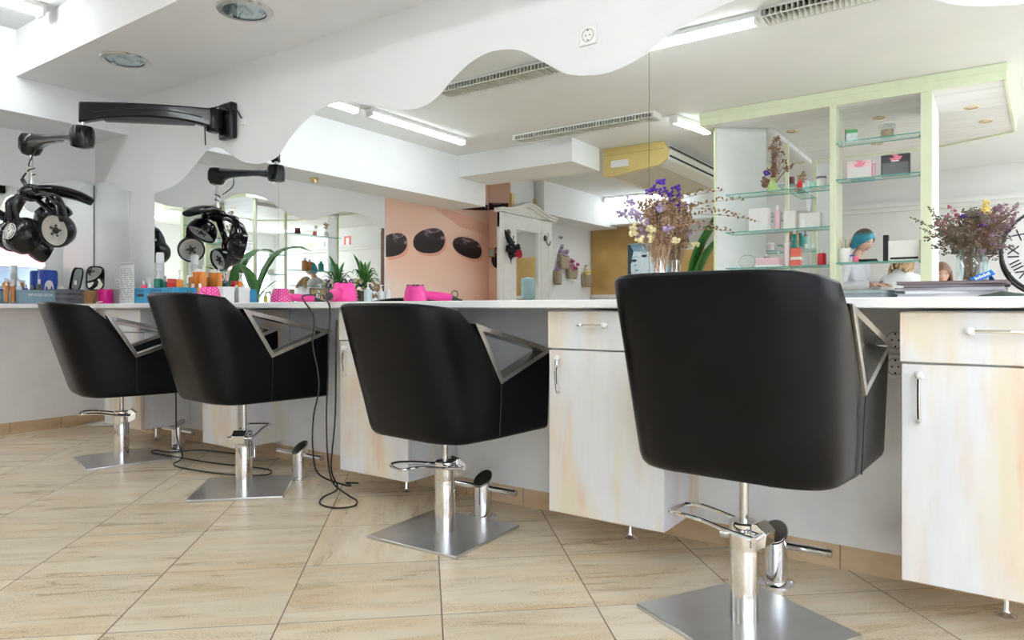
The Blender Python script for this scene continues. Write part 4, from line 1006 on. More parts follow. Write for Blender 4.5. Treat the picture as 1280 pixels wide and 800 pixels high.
z = sheets(['grey paper brochure lowest under the glass jar', 'pale brochure second from the bottom under the glass jar', 'lilac-grey brochure in the middle of the pile under the jar', 'dark plum magazine second from the top under the jar', 'dark plum magazine directly under the glass jar'], onY(1125, 368, -.2).x, onY(1262, 368, -.2).x, -.21, .9325, 5, .0088, [(.62, .61, .66), (.78, .77, .80), (.46, .44, .50), (.07, .03, .05), (.11, .045, .07)], .23, 4, jit=.006)
lf = thing('leaflet', 'dark green crumpled leaflet at the front of the worktop below the clock', 'leaflet', (onY(1255, 368, -.36).x, -.36, .9325), .1)
MB().prism([(-.055, 0), (.055, 0), (.055, .004), (.02, .008), (-.01, .013), (-.035, .006), (-.055, .003)], -.04, .03, axis='y').build('folded_sheet', solid('dark_green_paper', (.05, .07, .05), .5, var=.6, nscale=30), lf)
bt = thing('blue_tag', 'small blue price tag with white lettering leaning on the glass jar', 'tag', (onY(1228, 357, -.235).x, -.235, .9795), R(6))
Mt = T(0, 0, .012, rx=R(60), rz=0) @ Matrix.Rotation(R(28), 4, 'Z')
MB().box(-.03, .03, -.009, .009, -.0008, .0008, Mt).build('card', solid('tag_blue', (.01, .17, .62), .4, var=.03), bt, smooth=0)
wl = MB()
for i in range(7): wl.box(-.02 + i * .006, -.016 + i * .006, -.004, .003 if i % 2 else .005, .0008, .0012, Mt)
wl.build('white_lettering', solid('white_lettering', (.85, .87, .87), .5, var=0), bt, smooth=0)
# ================================================================== LEFT WORKTOP (seen in the mirror)
LEAFG = solid('leaf_green', (.045, .17, .03), .35, var=.35, nscale=14); LEAFD = solid('leaf_dark_green', (.045, .19, .035), .35, var=.3, nscale=8)
gp = inMX(321, 372, -5.68)
vs_ = thing('glass_vase', 'clear glass vase of broad green blades reflected beside the blue crate', 'vase', (gp.x, gp.y, WT))
MB().lathe([(0, 0), (.045, 0), (.05, .01), (.05, .11), (.046, .11), (.046, .012), (0, .01)], None, 26, cap=False).build('vase_glass', JARG, vs_)
lp = thing('broad_leaf_plant', 'plant of long broad green blades reflected between the two left chairs', 'plant', (gp.x, gp.y, WT + .02))
L_ = MB()
def LP(x, y, X): return inMX(x, y, X) - Vector((gp.x, gp.y, WT + .02))
for tip, mid, w in [((390, 314), (338, 292), .075), ((300, 330), (316, 340), .06), ((347, 351), (336, 356), .035), ((352, 318), (332, 322), .07)]:
    L_.leaf((0, 0, 0), LP(*mid, -5.66), LP(*tip, -5.60), w)
L_.build('blades', LEAFG, lp, smooth=70, solidify=.003)
bp_ = inMX(456, 373, -5.66)
pot = thing('plant_pot', 'dark wrapped pot of the bushy mixed plant on the left worktop', 'pot', (-5.66, bp_.y, WT))
MB().lathe([(0, 0), (.07, 0), (.09, .15), (.095, .16), (.085, .16), (.08, .14), (0, .14)], None, 26, cap=False).build('pot_body', solid('dark_brown_pot', (.10, .07, .05), .6), pot)
bush = thing('bushy_plant', 'bushy green plant with dried flowers reflected left of the pink mural', 'plant', (-5.66, bp_.y, WT + .14))
rng = random.Random(21); L2, D2, Y3, P3 = MB(), MB(), MB(), MB()
for i in range(34):
    a = rng.uniform(0, 6.28); r = rng.uniform(.12, .24); h = rng.uniform(.0, .24)
    L2.leaf((0, 0, .02), (r * .5 * math.cos(a), r * .6 * math.sin(a), h + .12), (r * math.cos(a) * .75, r * math.sin(a), h), .016)
for dx, dy, h in [(-.02, .14, .42), (.0, -.10, .36), (.02, .0, .34), (.0, .06, .36)]: L2.leaf((0, 0, .05), (dx * .5, dy * .3, h * .7), (dx, dy, h), .034)
for i in range(60):
    p = (rng.uniform(-.08, .1), rng.uniform(-.2, .16), rng.uniform(-.06, .14)); cluster(D2 if rng.random() < .6 else Y3 if rng.random() < .6 else P3, p, .03, 5, .012, rng)
L2.build('leaves', LEAFG, bush, smooth=70, solidify=.002); D2.build('dried_heads', F_TAN, bush); Y3.build('cream_blossoms', F_CRM, bush); P3.build('purple_blossoms', F_PUR, bush)
for lab, x, r, h, c in [('pale blue pump bottle reflected before the bushy plant', 461, .045, .245, (.62, .75, .76)), ('white lotion bottle reflected beside the mural edge', 486, .036, .235, (.84, .86, .86)), ('grey-white lotion bottle reflected left of the mural edge', 477, .036, .225, (.70, .77, .78))]:
    bottle(lab, (-5.49, inMX(x, 372, -5.49).y, WT), r, h, c, (.88, .89, .89), 'pump', group='lotion bottles on the left worktop')
fr_ = thing('picture_frame', 'small brown framed panel leaning on the left worktop, reflected by the cords', 'picture frame', (-5.62, (inMX(388, 372, -5.62).y + inMX(407, 372, -5.62).y) / 2, WT), R(-6))
MB().ring([(-.10, 0), (.10, 0), (.10, .17), (-.10, .17)], [(-.088, .012), (.088, .012), (.088, .158), (-.088, .158)], -.006, .006, 'x').build('frame', solid('frame_brown', (.16, .10, .05), .5), fr_, smooth=0)
MB().box(-.003, .004, -.088, .088, .012, .158).build('picture_panel', solid('ochre_panel', (.34, .25, .12), .6, var=.2), fr_, smooth=0)
bottle('small white bottle with yellow base reflected on the left worktop', (-5.60, inMX(376, 372, -5.6).y, WT), .022, .12, (.85, .72, .15), (.9, .9, .86), 'cap', group='small things on the left worktop')
tap = thing('chrome_tap', 'chrome tap reflected before the small brown frame', 'tap', (-5.50, inMX(399, 372, -5.5).y, WT))
MB().tube(smooth_path([(0, 0, 0), (0, 0, .10), (.01, .01, .135), (.04, .03, .135), (.055, .04, .10)], 5), .012, 10).build('spout', CHROME, tap); MB().cyl(.02, 0, .02, None, 16).build('tap_base', CHROME, tap)

# ================================================================== MURAL, COLUMN, HALL STAND
def mural_mat():
    m, n, b = nt('mural_print'); setp(b, rough=.5)
    t = noise(n, 1, 2, .4, (.3, .5, 1.4), 'World', dist=.6)
    r = ramp(n, t.outputs['Fac'], [(.3, (.82, .49, .37)), (.5, (.87, .60, .485)), (.7, (.89, .70, .61))])
    lk(n, r.outputs['Color'], b.inputs['Base Color']); return m
MUR = mural_mat()
mu = thing('wall_mural', 'pink photographic wall mural of smooth black stones', 'mural', (XL, 0, 0))
MB().prism([(-3.22, .09), (-5.252, .09), (-5.252, 2.755), (-4.565, 2.755), (-4.565, 2.495), (-4.485, 2.495), (-4.485, 2.205), (-3.22, 2.205)], .001, .008, axis='x').build('mural_sheet', MUR, mu, smooth=0)
MB().box(.009, .375, -5.259, -5.252, .09, 2.755).build('mural_return', MUR, mu, smooth=0)
def stone_mat():
    m, n, b = nt('printed_black_stone'); setp(b, rough=.4)
    tc = node(n, 'ShaderNodeTexCoord'); sx = node(n, 'ShaderNodeSeparateXYZ'); lk(n, tc.outputs['Generated'], sx.inputs[0])
    t = noise(n, 1, 2, .5, (2, 2.2, 4), 'Generated')
    ad = node(n, 'ShaderNodeMath', operation='MULTIPLY'); lk(n, sx.outputs[2], ad.inputs[0]); lk(n, t.outputs['Fac'], ad.inputs[1])
    r = ramp(n, ad.outputs[0], [(.22, (.012, .008, .010)), (.38, (.035, .022, .03)), (.44, (.32, .27, .31)), (.50, (.08, .055, .07))]); lk(n, r.outputs['Color'], b.inputs['Base Color']); return m
STONE = stone_mat(); SHDW = solid('printed_dark_coral', (.74, .36, .25), .5, var=.05)
def stone(y0, y1, z0, z1, tilt, sk=.25, X=.0085):
    c = Vector(((y0 + y1) / 2, (z0 + z1) / 2)); a, b = (y1 - y0) / 2, (z1 - z0) / 2; poly = []
    for i in range(40):
        t = 2 * math.pi * i / 40; x = math.cos(t); y = math.sin(t); x, y = math.copysign(abs(x) ** .85, x), math.copysign(abs(y) ** .85, y)
        y *= 1 - sk * x * .5
        poly.append((min(c.x + a * x, -3.222), c.y + b * y + tilt * a * x))
    return poly
for y0, y1, z0, z1, tl in [(-3.58, -3.02, 1.515, 1.785, -.2), (-4.29, -3.69, 1.60, 1.915, -.14), (-5.08, -4.45, 1.595, 1.865, .10)]:
    MB().prism([(y - .03, z - .035) for y, z in stone(y0, y1, z0, z1, tl)], .008, .0086, axis='x').build('printed_stone_shade', SHDW, mu, smooth=0)
    MB().prism(stone(y0, y1, z0, z1, tl), .008, .0092, axis='x').build('printed_stone', STONE, mu, smooth=0)
MB().prism([(p[0] - XL, p[1]) for p in stone(-5.83, -5.52, 1.46, 1.76, -.1)], -5.2515, -5.2505, axis='y').build('printed_stone', STONE, mu, smooth=0)
MB().prism([tuple(inMX(x, y, -5.872).yz) for x, y in ((578, 262), (581, 256), (592, 255), (610.4, 256), (610.4, 263), (595, 263))], .008, .0092, axis='x').build('printed_slab', STONE, mu, smooth=0)
MB().prism([(p.x - XL, p.z) for p in [inM(x, y, -5.252) for x, y in ((611.3, 263), (636, 260.5), (636, 254), (611.3, 253.5))]], -5.2515, -5.2505, axis='y').build('printed_slab', STONE, mu, smooth=0)
SAND = solid('printed_pale_sand', (.86, .62, .52), .5, var=.05); CORAL = solid('printed_coral', (.80, .45, .34), .5, var=.05)
MB().prism([(-4.1, 2.18), (-4.45, 2.19), (-5.25, 2.10), (-5.25, 1.92), (-4.6, 2.0)], .008, .0086, axis='x').build('printed_dune', CORAL, mu, smooth=0)
pf = thing('small_frame', 'small gilt framed picture hanging at the edge of the pink mural', 'picture frame', (-5.80, -5.25, 0))
q0, q1 = inM(609, 322, -5.25), inM(620, 310, -5.25)
MB().ring([(q0.x + 5.8, q0.z), (q1.x + 5.8, q0.z), (q1.x + 5.8, q1.z), (q0.x + 5.8, q1.z)], [(q0.x + 5.82, q0.z + .02), (q1.x + 5.78, q0.z + .02), (q1.x + 5.78, q1.z - .02), (q0.x + 5.82, q1.z - .02)], .0, .016, 'y').build('frame', BRASS, pf, smooth=0)
MB().box(q0.x + 5.815, q1.x + 5.785, .0, .006, q0.z + .015, q1.z - .015).build('picture', solid('grey_green_picture', (.40, .46, .44), .5, var=.4, nscale=60), pf, smooth=0)

HX = -5.49
hs = thing('hall_stand', 'white hall stand with arched cornice, mirror and wall hooks', 'hall stand', (HX, 0, 0))
def H(x, y, X=-5.43): p = inMX(x, y, X); return p.y, p.z
yl, yr = H(626, 300)[0], H(691, 300)[0]; il, ir = H(647, 300)[0], H(674, 300)[0]; ym = (yl + yr) / 2
WHT = solid('antique_white_paint', (.83, .83, .80), .5, var=.04)
zt0 = H(648, 279)[1]
MB().box(0, .05, yr, ir, .0, 2.22).box(0, .05, il, yl, .0, 2.22).box(0, .05, ir, il, 0, .62).box(0, .018, ir, il, .62, zt0).build('stand_body', WHT, hs, bevel=.006)
arc = []; 
for i in range(21):
    q = i / 20; y = yr + (yl - yr) * q; arc.append((y, 2.20 + .14 * math.exp(-((q - .5) / .26) ** 2)))
MB().prism([(yr, 2.0), (yl, 2.0)] + [(yl, 2.21)] + arc[::-1] + [(yr, 2.21)], .0, .052, axis='x').build('arched_top', WHT, hs, bevel=.004)
cn = MB()
for off, w, t_ in ((.0, .10, .03), (.03, .13, .028)):
    vs = []; fs = []
    for i, (y, z_) in enumerate([(arc[0][0] - .05, arc[0][1] - .005)] + arc + [(arc[-1][0] + .05, arc[-1][1] - .005)]):
        vs += [(-.01, y, z_ + off), (w, y, z_ + off), (w, y, z_ + off + t_), (-.01, y, z_ + off + t_)]
    n_ = len(vs) // 4
    for i in range(n_ - 1):
        for k in range(4): fs.append((i * 4 + k, i * 4 + (k + 1) % 4, i * 4 + 4 + (k + 1) % 4, i * 4 + 4 + k))
    fs += [(3, 2, 1, 0), tuple((n_ - 1) * 4 + k for k in range(4))]; cn.add(vs, fs)
cn.build('cornice', WHT, hs, bevel=.004)
MB().box(.019, .024, ir + .01, il - .01, .63, zt0 - .01).build('mirror_glass', MIRROR, hs, smooth=0)
pp = MB()
for a, b in ((il + .08, yl - .08), (yr + .08, ir - .08)): pp.ring([(a, .7), (b, .7), (b, 2.05), (a, 2.05)], [(a + .025, .725), (b - .025, .725), (b - .025, 2.025), (a + .025, 2.025)], .05, .058, 'x')
pp.build('panel_moulding', WHT, hs, smooth=0)
HK = solid('aged_bronze', (.10, .08, .06), .4, .7)
for y in ((il + yl) / 2, (ir + yr) / 2):
    for z_ in ((1.86,) if y > ym else (1.86,)):
        k = MB(); k.lathe([(0, 0), (.045, .0), (.04, .012), (0, .016)], T(.05, y, z_ + .08, ry=R(90)), 14, cap=False); k.tube(smooth_path([(.06, y, z_ + .06), (.10, y, z_ - .02), (.13, y, z_ - .02), (.14, y, z_ + .03)], 4), .008, 6); k.build('coat_hook', HK, hs)
rs = thing('hanging_ornament', 'black and red rose ornament hanging from the hall stand hook', 'ornament', (HX + .13, (il + yl) / 2, 1.70))
k = MB(); k.leaf((.0, .0, .02), (0, .1, .10), (.0, .20, .26), .05); k.leaf((0, 0, .05), (0, -.08, .1), (0, -.14, .02), .05); k.leaf((0, 0, 0), (.02, .05, -.06), (0, .05, -.2), .06); cluster(k, (0, .02, .03), .10, 24, .035, rng); k.build('black_petals', solid('black_fabric', (.02, .02, .022), .8), rs, solidify=.004)
k = MB(); cluster(k, (.05, -.02, -.06), .06, 18, .03, rng); k.build('red_petals', solid('red_fabric', (.42, .01, .03), .7), rs)
def pouch(label, x0, x1, y0, y1, seed, fl):
    pa, pb = inMX(x0, y0, -5.86), inMX(x1, y1, -5.86); ym_ = (pa.y + pb.y) / 2; w = abs(pa.y - pb.y) / 2; h = pa.z - pb.z
    t = thing('hanging_pouch', label, 'pouch', (-5.875, ym_, pb.z), 0, 'burlap pouches of dried flowers')
    JUTE = solid('burlap', (.38, .31, .22), .85, var=.25, nscale=60)
    MB().prism([(-w * .8, 0), (w * .8, 0), (w, h * .8), (-w, h * .75)], .006, .09, axis='x').build('cloth_bag', JUTE, t, bevel=.02, seg=2)
    k = MB(); cluster(k, (.045, 0, h * .88), w * .7, 16, w * .22, random.Random(seed)); k.build('blossoms', fl, t)
    MB().tube([(.03, -w * .6, h * .8), (.01, 0, h * 1.3), (.03, w * .6, h * .8)], .004, 5).build('string_loop', F_TAN, t)
    MB().lathe([(.012, 0), (.012, .03), (.02, .035), (0, .04)], T(.006, 0, h * 1.3, ry=R(90)), 10).build('nail', STEEL, t); return t
pouch('burlap pouch with lilac flowers, highest on the wall right of the hall stand', 697, 708, 313, 337, 1, F_LIL)
pouch('burlap pouch with pink flowers in the middle of the white wall', 707, 719, 329, 349, 2, F_PNK)
pouch('burlap pouch partly behind the hall stand edge', 692, 699, 334, 356, 3, F_LIL)
pouch('burlap pouch with orange flowers low on the white wall', 727, 737, 338, 359, 4, F_YEL)
pouch('pale pouch with orange flowers by the corner of the brown panel', 739.5, 744.5, 322, 343, 5, F_YEL)
for nm, x, y in (('small wall hook above the highest pouch', 700, 298), ('small wall hook near the corner of the white wall', 740, 304)):
    p = inMX(x, y, -5.87); hk = thing('wall_hook', nm, 'hook', (-5.88, p.y, p.z), 0, 'small wall hooks'); MB().tube(smooth_path([(.0, 0, .03), (.03, 0, 0), (.05, 0, .0), (.055, 0, .03)], 4), .009, 6).build('hook', HK, hk)

# ================================================================== BACK WALL
OCH = solid('ochre_wood_panel', (.50, .31, .10), .5, var=.14, nscale=2.5)
tag(MB().box(-5.86, -4.28, YB + .001, YB + .03, 1.14, 2.31).build('wood_wall_panel', OCH, smooth=0), 'tall ochre wooden panel on the back wall behind the portrait poster', 'wall panel', 'ochre panels on the back wall')
tag(MB().box(-4.27, -2.9, YB + .001, YB + .03, 1.14, 1.86).build('wood_wall_panel', OCH, smooth=0), 'lower ochre panel behind the large leaves left of the white shelf panel', 'wall panel', 'ochre panels on the back wall')
struct('trim_12', MB().box(-5.86, -1.7, YB + .001, YB + .04, 1.09, 1.14), WALL)
pa, pb = inM(785, 305, YB + .05), inM(839, 352, YB + .05)
po = thing('portrait_poster', 'blue-toned poster of a face resting on a hand, on the ochre panel', 'poster', ((pa.x + pb.x) / 2, YB + .0305, (pa.z + pb.z) / 2))
pw, ph = (pb.x - pa.x) / 2, (pa.z - pb.z) / 2
def tone(nm, c): return solid(nm, c, .5, var=.08, nscale=20)
MB().box(-pw, pw, 0, .018, -ph, ph).build('poster_sheet', tone('poster_pale_blue', (.56, .70, .77)), po, smooth=0)
def pp_(nm, poly, m, d=.019): MB().prism([(x * pw, z * ph) for x, z in poly], .018, d, axis='y').build(nm, m, po, smooth=0)
DK = tone('poster_dark', (.03, .06, .09)); MD = tone('poster_mid_blue', (.24, .40, .50)); LT = tone('poster_light', (.74, .84, .88))
pp_('printed_dark_ground', [(-1, -1), (-.45, -1), (-.78, 0), (-.72, .6), (-.9, .95), (-1, .95)], DK, .0185)
pp_('printed_face', [(-.72, .62), (-.82, .1), (-.72, -.35), (-.52, -.78), (-.1, -.80), (.18, -.5), (.26, .0), (.26, .7), (-.2, .85)], LT, .0190)
pp_('printed_hair', [(-.9, .95), (-.72, .60), (-.3, .55), (.28, .62), (.30, -.2), (.5, -1), (1, -1), (1, .95)], MD, .0194)
pp_('printed_hair_light', [(.45, .9), (.40, .1), (.62, -1), (.85, -1), (.8, .9)], LT, .0197)
for s, cx, cz in ((1, -.70, .12), (1, -.22, .34)):
    pp_('printed_eye', [(cx + .13 * math.cos(a), cz + .075 * math.sin(a)) for a in [i * math.pi / 8 for i in range(16)]], DK, .0198)
    pp_('printed_brow', [(cx - .14, cz + .12), (cx + .17, cz + .20), (cx + .17, cz + .23), (cx - .14, cz + .16)], MD, .0197)
pp_('printed_nose', [(-.66, -.05), (-.56, -.12), (-.68, -.16)], MD, .0196); pp_('printed_lips', [(-.68, -.32), (-.45, -.36), (-.55, -.44), (-.66, -.40)], MD, .0196)
pp_('printed_hand', [(-.85, -.02), (-.76, .04), (-.62, -.4), (-.5, -1), (-.75, -1), (-.85, -.4)], LT, .0196)
es = thing('fire_sign', 'red fire extinguisher sign on the rear wall', 'sign', (.47, YB + .001, 2.42))
MB().box(-.11, .11, 0, .006, -.15, .15).build('sign_plate', solid('sign_red', (.62, .05, .03), .4, var=.03), es, smooth=0)
sg = MB(); sg.box(-.05, .05, .006, .007, -.05, .11); sg.build('white_pictogram', PLASTIC, es, smooth=0)
text_mesh('sign_lettering', 'EXTINTOR', .036, PLASTIC, es, T(0, .0075, -.10, rx=R(90), rz=R(180)), .0004)
el = thing('emergency_light', 'long emergency light fitting high on the rear wall', 'emergency light', (1.55, YB + .001, 2.42))
MB().box(-.3, .05, 0, .05, -.06, .06).build('light_body', PLASTIC, el, bevel=.01); MB().box(.06, .26, 0, .04, -.05, .05).build('sign_panel', solid('pale_yellow_sign', (.75, .70, .42), .5), el, bevel=.004)

# big leafy plant behind the shelf unit
bl_ = inM(868, 345, -6.6)
pt2 = thing('floor_pot', 'floor pot of the tall large-leaved plant behind the white shelf panel', 'pot', (bl_.x, -6.6, 0))
MB().lathe([(0, 0), (.14, 0), (.19, .34), (.20, .36), (.18, .36), (.17, .30), (0, .30)], None, 28, cap=False).build('pot_body', solid('terracotta', (.40, .18, .10), .7), pt2)
pl2 = thing('large_leaf_plant', 'tall plant with wide arching green leaves behind the white shelf panel', 'plant', (bl_.x, -6.6, .30))
k = MB()
def PL(x, y): return inM(x, y, -6.6) - Vector((bl_.x, -6.6, .30))
for mid, tip, w in [((860, 305), (910, 270), .19), ((866, 318), (916, 288), .17), ((880, 330), (935, 320), .14), ((858, 315), (905, 258), .12)]: k.leaf((0, 0, .35), PL(*mid), PL(*tip), w, n=9)
k.build('leaves', LEAFD, pl2, smooth=70, solidify=.004)
k = MB(); k.tube([(0, 0, -.05), (.01, 0, .2), (0, 0, .45)], [.04, .035, .03], 10); k.build('stalk', LEAFD, pl2)

# ================================================================== AIR CONDITIONER
YEL = solid('aged_yellow_plastic', (.68, .53, .20), .3, var=.05); IVO = solid('ivory_plastic', (.80, .78, .70), .4, var=.03); BEI = solid('beige_underside', (.66, .60, .50), .5, var=.04)
ax0, ax1, ay0, ay1 = -3.73, -2.93, -4.62, -6.45
ac = thing('air_conditioner', 'yellowed ceiling air conditioner with side outlet louvres', 'air conditioner', (0, 0, 0))
prof = [(ax0, 2.758), (ax0, 2.44), (ax0 + .12, 2.435), (ax1 - .12, 2.50), (ax1 - .02, 2.56), (ax1, 2.66), (ax1 - .06, 2.758)]
MB().prism(prof, ay0 - .035, ay1 + .035, axis='y').build('casing', IVO, ac, bevel=.004)
p2 = [(x + (-.004 if i in (0, 1) else .004), z_ - (.006 if 0 < i < 6 else 0)) for i, (x, z_) in enumerate(prof)]
for y in (ay0, ay1 + .035): MB().prism(p2, y, y - .035, axis='y').build('side_cap', YEL, ac, bevel=.006)
MB().prism([(ax0 + .10, 2.4335), (ax1 - .13, 2.4955), (ax1 - .13, 2.492), (ax0 + .10, 2.430)], ay0 - .06, ay1 + .06, axis='y').build('underside_panel', BEI, ac, smooth=0)
k = MB(); k.prism([(ax1 - .012, 2.60), (ax1 + .006, 2.67), (ax1 + .002, 2.672), (ax1 - .016, 2.602)], ay0 - .08, ay1 + .08, axis='y'); k.build('outlet_flap', IVO, ac, smooth=0)
k = MB()
for z_ in (2.59, 2.685): k.prism([(ax1 - .02 + (z_ - 2.59) * .2, z_), (ax1 + .003 + (z_ - 2.59) * .02, z_), (ax1 + .003 + (z_ - 2.59) * .02, z_ + .014), (ax1 - .02, z_ + .014)], ay0 - .06, ay1 + .06, axis='y')
k.build('outlet_gap', DARKGAP, ac, smooth=0)
MB().box(ax0 + .10, ax0 + .32, ay0 + .001, ay0 + .003, 2.53, 2.61).build('rating_label', PLASTIC, ac, smooth=0)
MB().box(ax0 + .01, ax1 - .05, ay0 + .001, ay0 + .002, 2.672, 2.677).build('seam_line', solid('seam_brown', (.40, .30, .12), .5), ac, smooth=0)

# water dispenser near the back wall, seen in the hall stand mirror, and a scrap of white cloth in the floor corner
wd = thing('water_dispenser', 'pale blue water dispenser by the ochre panel, shown in the hall stand mirror', 'water dispenser', (-4.10, -7.72, 0))
MB().box(-.15, .15, -.15, .15, 0, 1.02).build('cabinet_body', PLASTIC, wd, bevel=.02, seg=3)
MB().box(-.11, .11, .15, .156, .72, .92).build('tap_recess', solid('dispenser_grey', (.45, .5, .52), .4), wd, smooth=0)
for s in (-1, 1): MB().tube([(s * .05, .155, .90), (s * .05, .19, .90), (s * .05, .195, .86)], .012, 8).build('tap', solid('bottle_0f3c99', (.1, .3, .7), .3), wd)
MB().lathe([(.03, 1.02), (.05, 1.05), (.13, 1.10), (.135, 1.14), (.128, 1.20), (.135, 1.26), (.128, 1.32), (.135, 1.38), (.13, 1.43), (.05, 1.46), (0, 1.46)], None, 28, cap=False).build('water_bottle', solid('pale_blue_bottle', (.50, .72, .80), .15), wd)
sc_ = thing('white_cloth', 'small scrap of white cloth on the floor in the left corner', 'cloth', (-5.66, -.07, .001), R(20))
MB().add([(-.13, -.03, 0), (.02, -.06, .004), (.14, .0, 0), (.03, .03, .03), (-.05, .03, .02)], [(0, 1, 4), (1, 3, 4), (1, 2, 3)]).build('folded_cloth', PLASTIC, sc_, solidify=.003)
# ================================================================== LIME SHELF UNIT (seen in the mirror)
SF = -3.795
LINED = None
def lined():
    m, n, b = nt('white_plank_board'); setp(b, rough=.45)
    g = node(n, 'ShaderNodeNewGeometry'); sx = node(n, 'ShaderNodeSeparateXYZ'); lk(n, g.outputs['Position'], sx.inputs[0])
    d = node(n, 'ShaderNodeMath', operation='MULTIPLY'); lk(n, sx.outputs[1], d.inputs[0]); d.inputs[1].default_value = 3.2
    f = node(n, 'ShaderNodeMath', operation='FRACT'); lk(n, d.outputs[0], f.inputs[0])
    c = node(n, 'ShaderNodeMath', operation='LESS_THAN'); lk(n, f.outputs[0], c.inputs[0]); c.inputs[1].default_value = .02
    t = noise(n, 2, 4, .6, (.6, 5, 1), 'World'); r = ramp(n, t.outputs['Fac'], [(.3, (.72, .71, .72)), (.7, (.83, .83, .83))])
    lk(n, mixc(n, c.outputs[0], r.outputs['Color'], (.45, .45, .47)), b.inputs['Base Color']); return m
LINED = lined()
su = thing('display_shelf_unit', 'pale lime shop shelf unit with glass shelves under a wide canopy', 'shelf unit', (0, 0, 0))
poly = [(-2.28, SF), (.09, SF), (.195, -5.79), (-.478, -6.14), (-2.25, -6.14)]
MB().prism([(-2.265, SF - .015), (.075, SF - .015), (.18, -5.78), (-.47, -6.125), (-2.235, -6.125)][::-1], 2.648, 2.757).build('canopy_board', LINED, su, smooth=0)
k = MB()
for i in range(5):
    a, b = Vector((*poly[i], 0)), Vector((*poly[(i + 1) % 5], 0)); d = (b - a).normalized(); nrm = Vector((-d.y, d.x, 0))
    c = (a + b) / 2 
    if nrm.dot(c - Vector((-1.1, -5, 0))) > 0: nrm = -nrm
    q = [a, b, b + nrm * .02, a + nrm * .02]; k.prism([(p.x, p.y) for p in q], 2.632, 2.757)
    q = [a - nrm * .006, b - nrm * .006, b, a]; k.prism([(p.x, p.y) for p in q], 2.70, 2.757)
k.build('canopy_fascia', LIME, su, smooth=0)
def post(name, x0, x1, y0, y1, z1=2.65, m=LIME): return MB().box(x0, x1, y0, y1, 0, z1).build(name, m, su, bevel=.002)
post('post', -1.146, -1.10, -4.15, SF - .02)
post('post', -.472, -.392, SF - .10, SF - .02); MB().box(-.472, -.390, -4.60, SF - .101, 0, 2.645).build('side_panel', LIMEW, su, smooth=0)
pa, pb = Vector((-2.18, -3.99)), Vector((-1.80, -4.29)); d = (pb - pa).normalized(); nn_ = Vector((d.y, -d.x))
MB().prism([tuple(pa), tuple(pb), tuple(pb + nn_ * .03), tuple(pa + nn_ * .03)], 0, 2.645).build('angled_panel', LIMEW, su, smooth=0)
q = pa - d * .022; MB().prism([tuple(q), tuple(pa), tuple(pa + nn_ * .034), tuple(q + nn_ * .034)], 0, 2.645).build('panel_edge_strip', LIME, su, smooth=0)
post('post', -1.77, -1.735, -4.94, -4.90); post('post', -1.73, -1.69, -6.12, -6.08)
MB().box(-1.70, -1.45, -6.12, -6.10, 0, 2.60).build('side_panel', LIMEW, su, smooth=0)
MB().box(-1.79, -1.74, -6.08, -4.30, 2.60, 2.645).build('header_rail', LIMEW, su, smooth=0)
MB().box(-1.96, -.48, -4.30, -3.90, 0, .86).build('base_cabinet', LIMEW, su, bevel=.003)
def gshelf(x0, x1, y0, y1, z):
    s = MB().box(x0, x1, y0, y1, z - .008, z).build('glass_shelf', SHELFG, su, smooth=0)
    k = MB(); e = .0012
    k.box(x0, x1, y1, y1 + e, z - .0085, z + .0005); k.box(x0, x1, y0 - e, y0, z - .0085, z + .0005); k.box(x0 - e, x0, y0, y1, z - .0085, z + .0005); k.box(x1, x1 + e, y0, y1, z - .0085, z + .0005)
    k.build('glass_edge', SHELFEDGE, s, smooth=0)
    b = MB()
    for x in (x0 + .03, x1 - .01): b.cyl(.006, z - .02, z - .0085, T(x, (y0 + y1) / 2), 8)
    b.build('shelf_pin', STEEL, s)
for z in (1.965, 1.612, 1.277): gshelf(-2.05, -1.148, -4.10, SF - .05, z)
for z in (2.32, 2.0, 1.29): gshelf(-1.097, -.474, -4.0, SF - .02, z)
for z in (1.47, 1.80, 1.17): gshelf(-1.95, -1.75, -4.78, -4.40, z)
for z in (1.57, 1.30, 2.20): gshelf(-1.86, -1.70, -6.07, -4.95, z)
for i, (x, y) in enumerate([(-1.62, -4.55), (-.85, -4.5), (-1.0, -5.6), (-.15, -4.6), (-.05, -5.2)]):
    MB().lathe([(.03, -.003), (.055, -.006), (.058, 0), (.03, 0)], T(x, y, 2.648), 20, cap=False).build('canopy_spot', BRASS, su)

# goods on the shelves
YS = -3.97
def S(x, y=300, Y=YS): return inM(x, y, Y).x
GS = 'goods on the lime shelf unit'
gv = thing('green_vase', 'pale green vase of dried brown branches on the upper left glass shelf', 'vase', (S(966), YS, 1.966))
MB().lathe([(0, 0), (.045, 0), (.055, .03), (.03, .09), (.022, .11), (.035, .13), (.03, .13), (.018, .11), (0, .02)], None, 22, cap=False).build('vase_body', solid('pale_green_glaze', (.50, .66, .28), .3), gv)
br_ = thing('dried_branches', 'tall dried brown branches in the pale green vase on the shelf', 'flowers', (S(966), YS, 2.07))
k = MB(); s_ = MB(); rng = random.Random(9)
for i in range(22):
    h = rng.uniform(.08, .40); x = rng.gauss(0, .035) + .04 * (1 - h); p = (x + (.1 if i % 5 == 0 else 0), rng.gauss(0, .03), h * (.4 if i % 5 == 0 else 1)); stem_to(s_, (0, 0, -.05), p, .003, .02, rng); cluster(k, p, .028, 8, .009, rng, 1.5)
k.build('seed_heads', F_BRN, br_); s_.build('branches', F_BRN, br_)
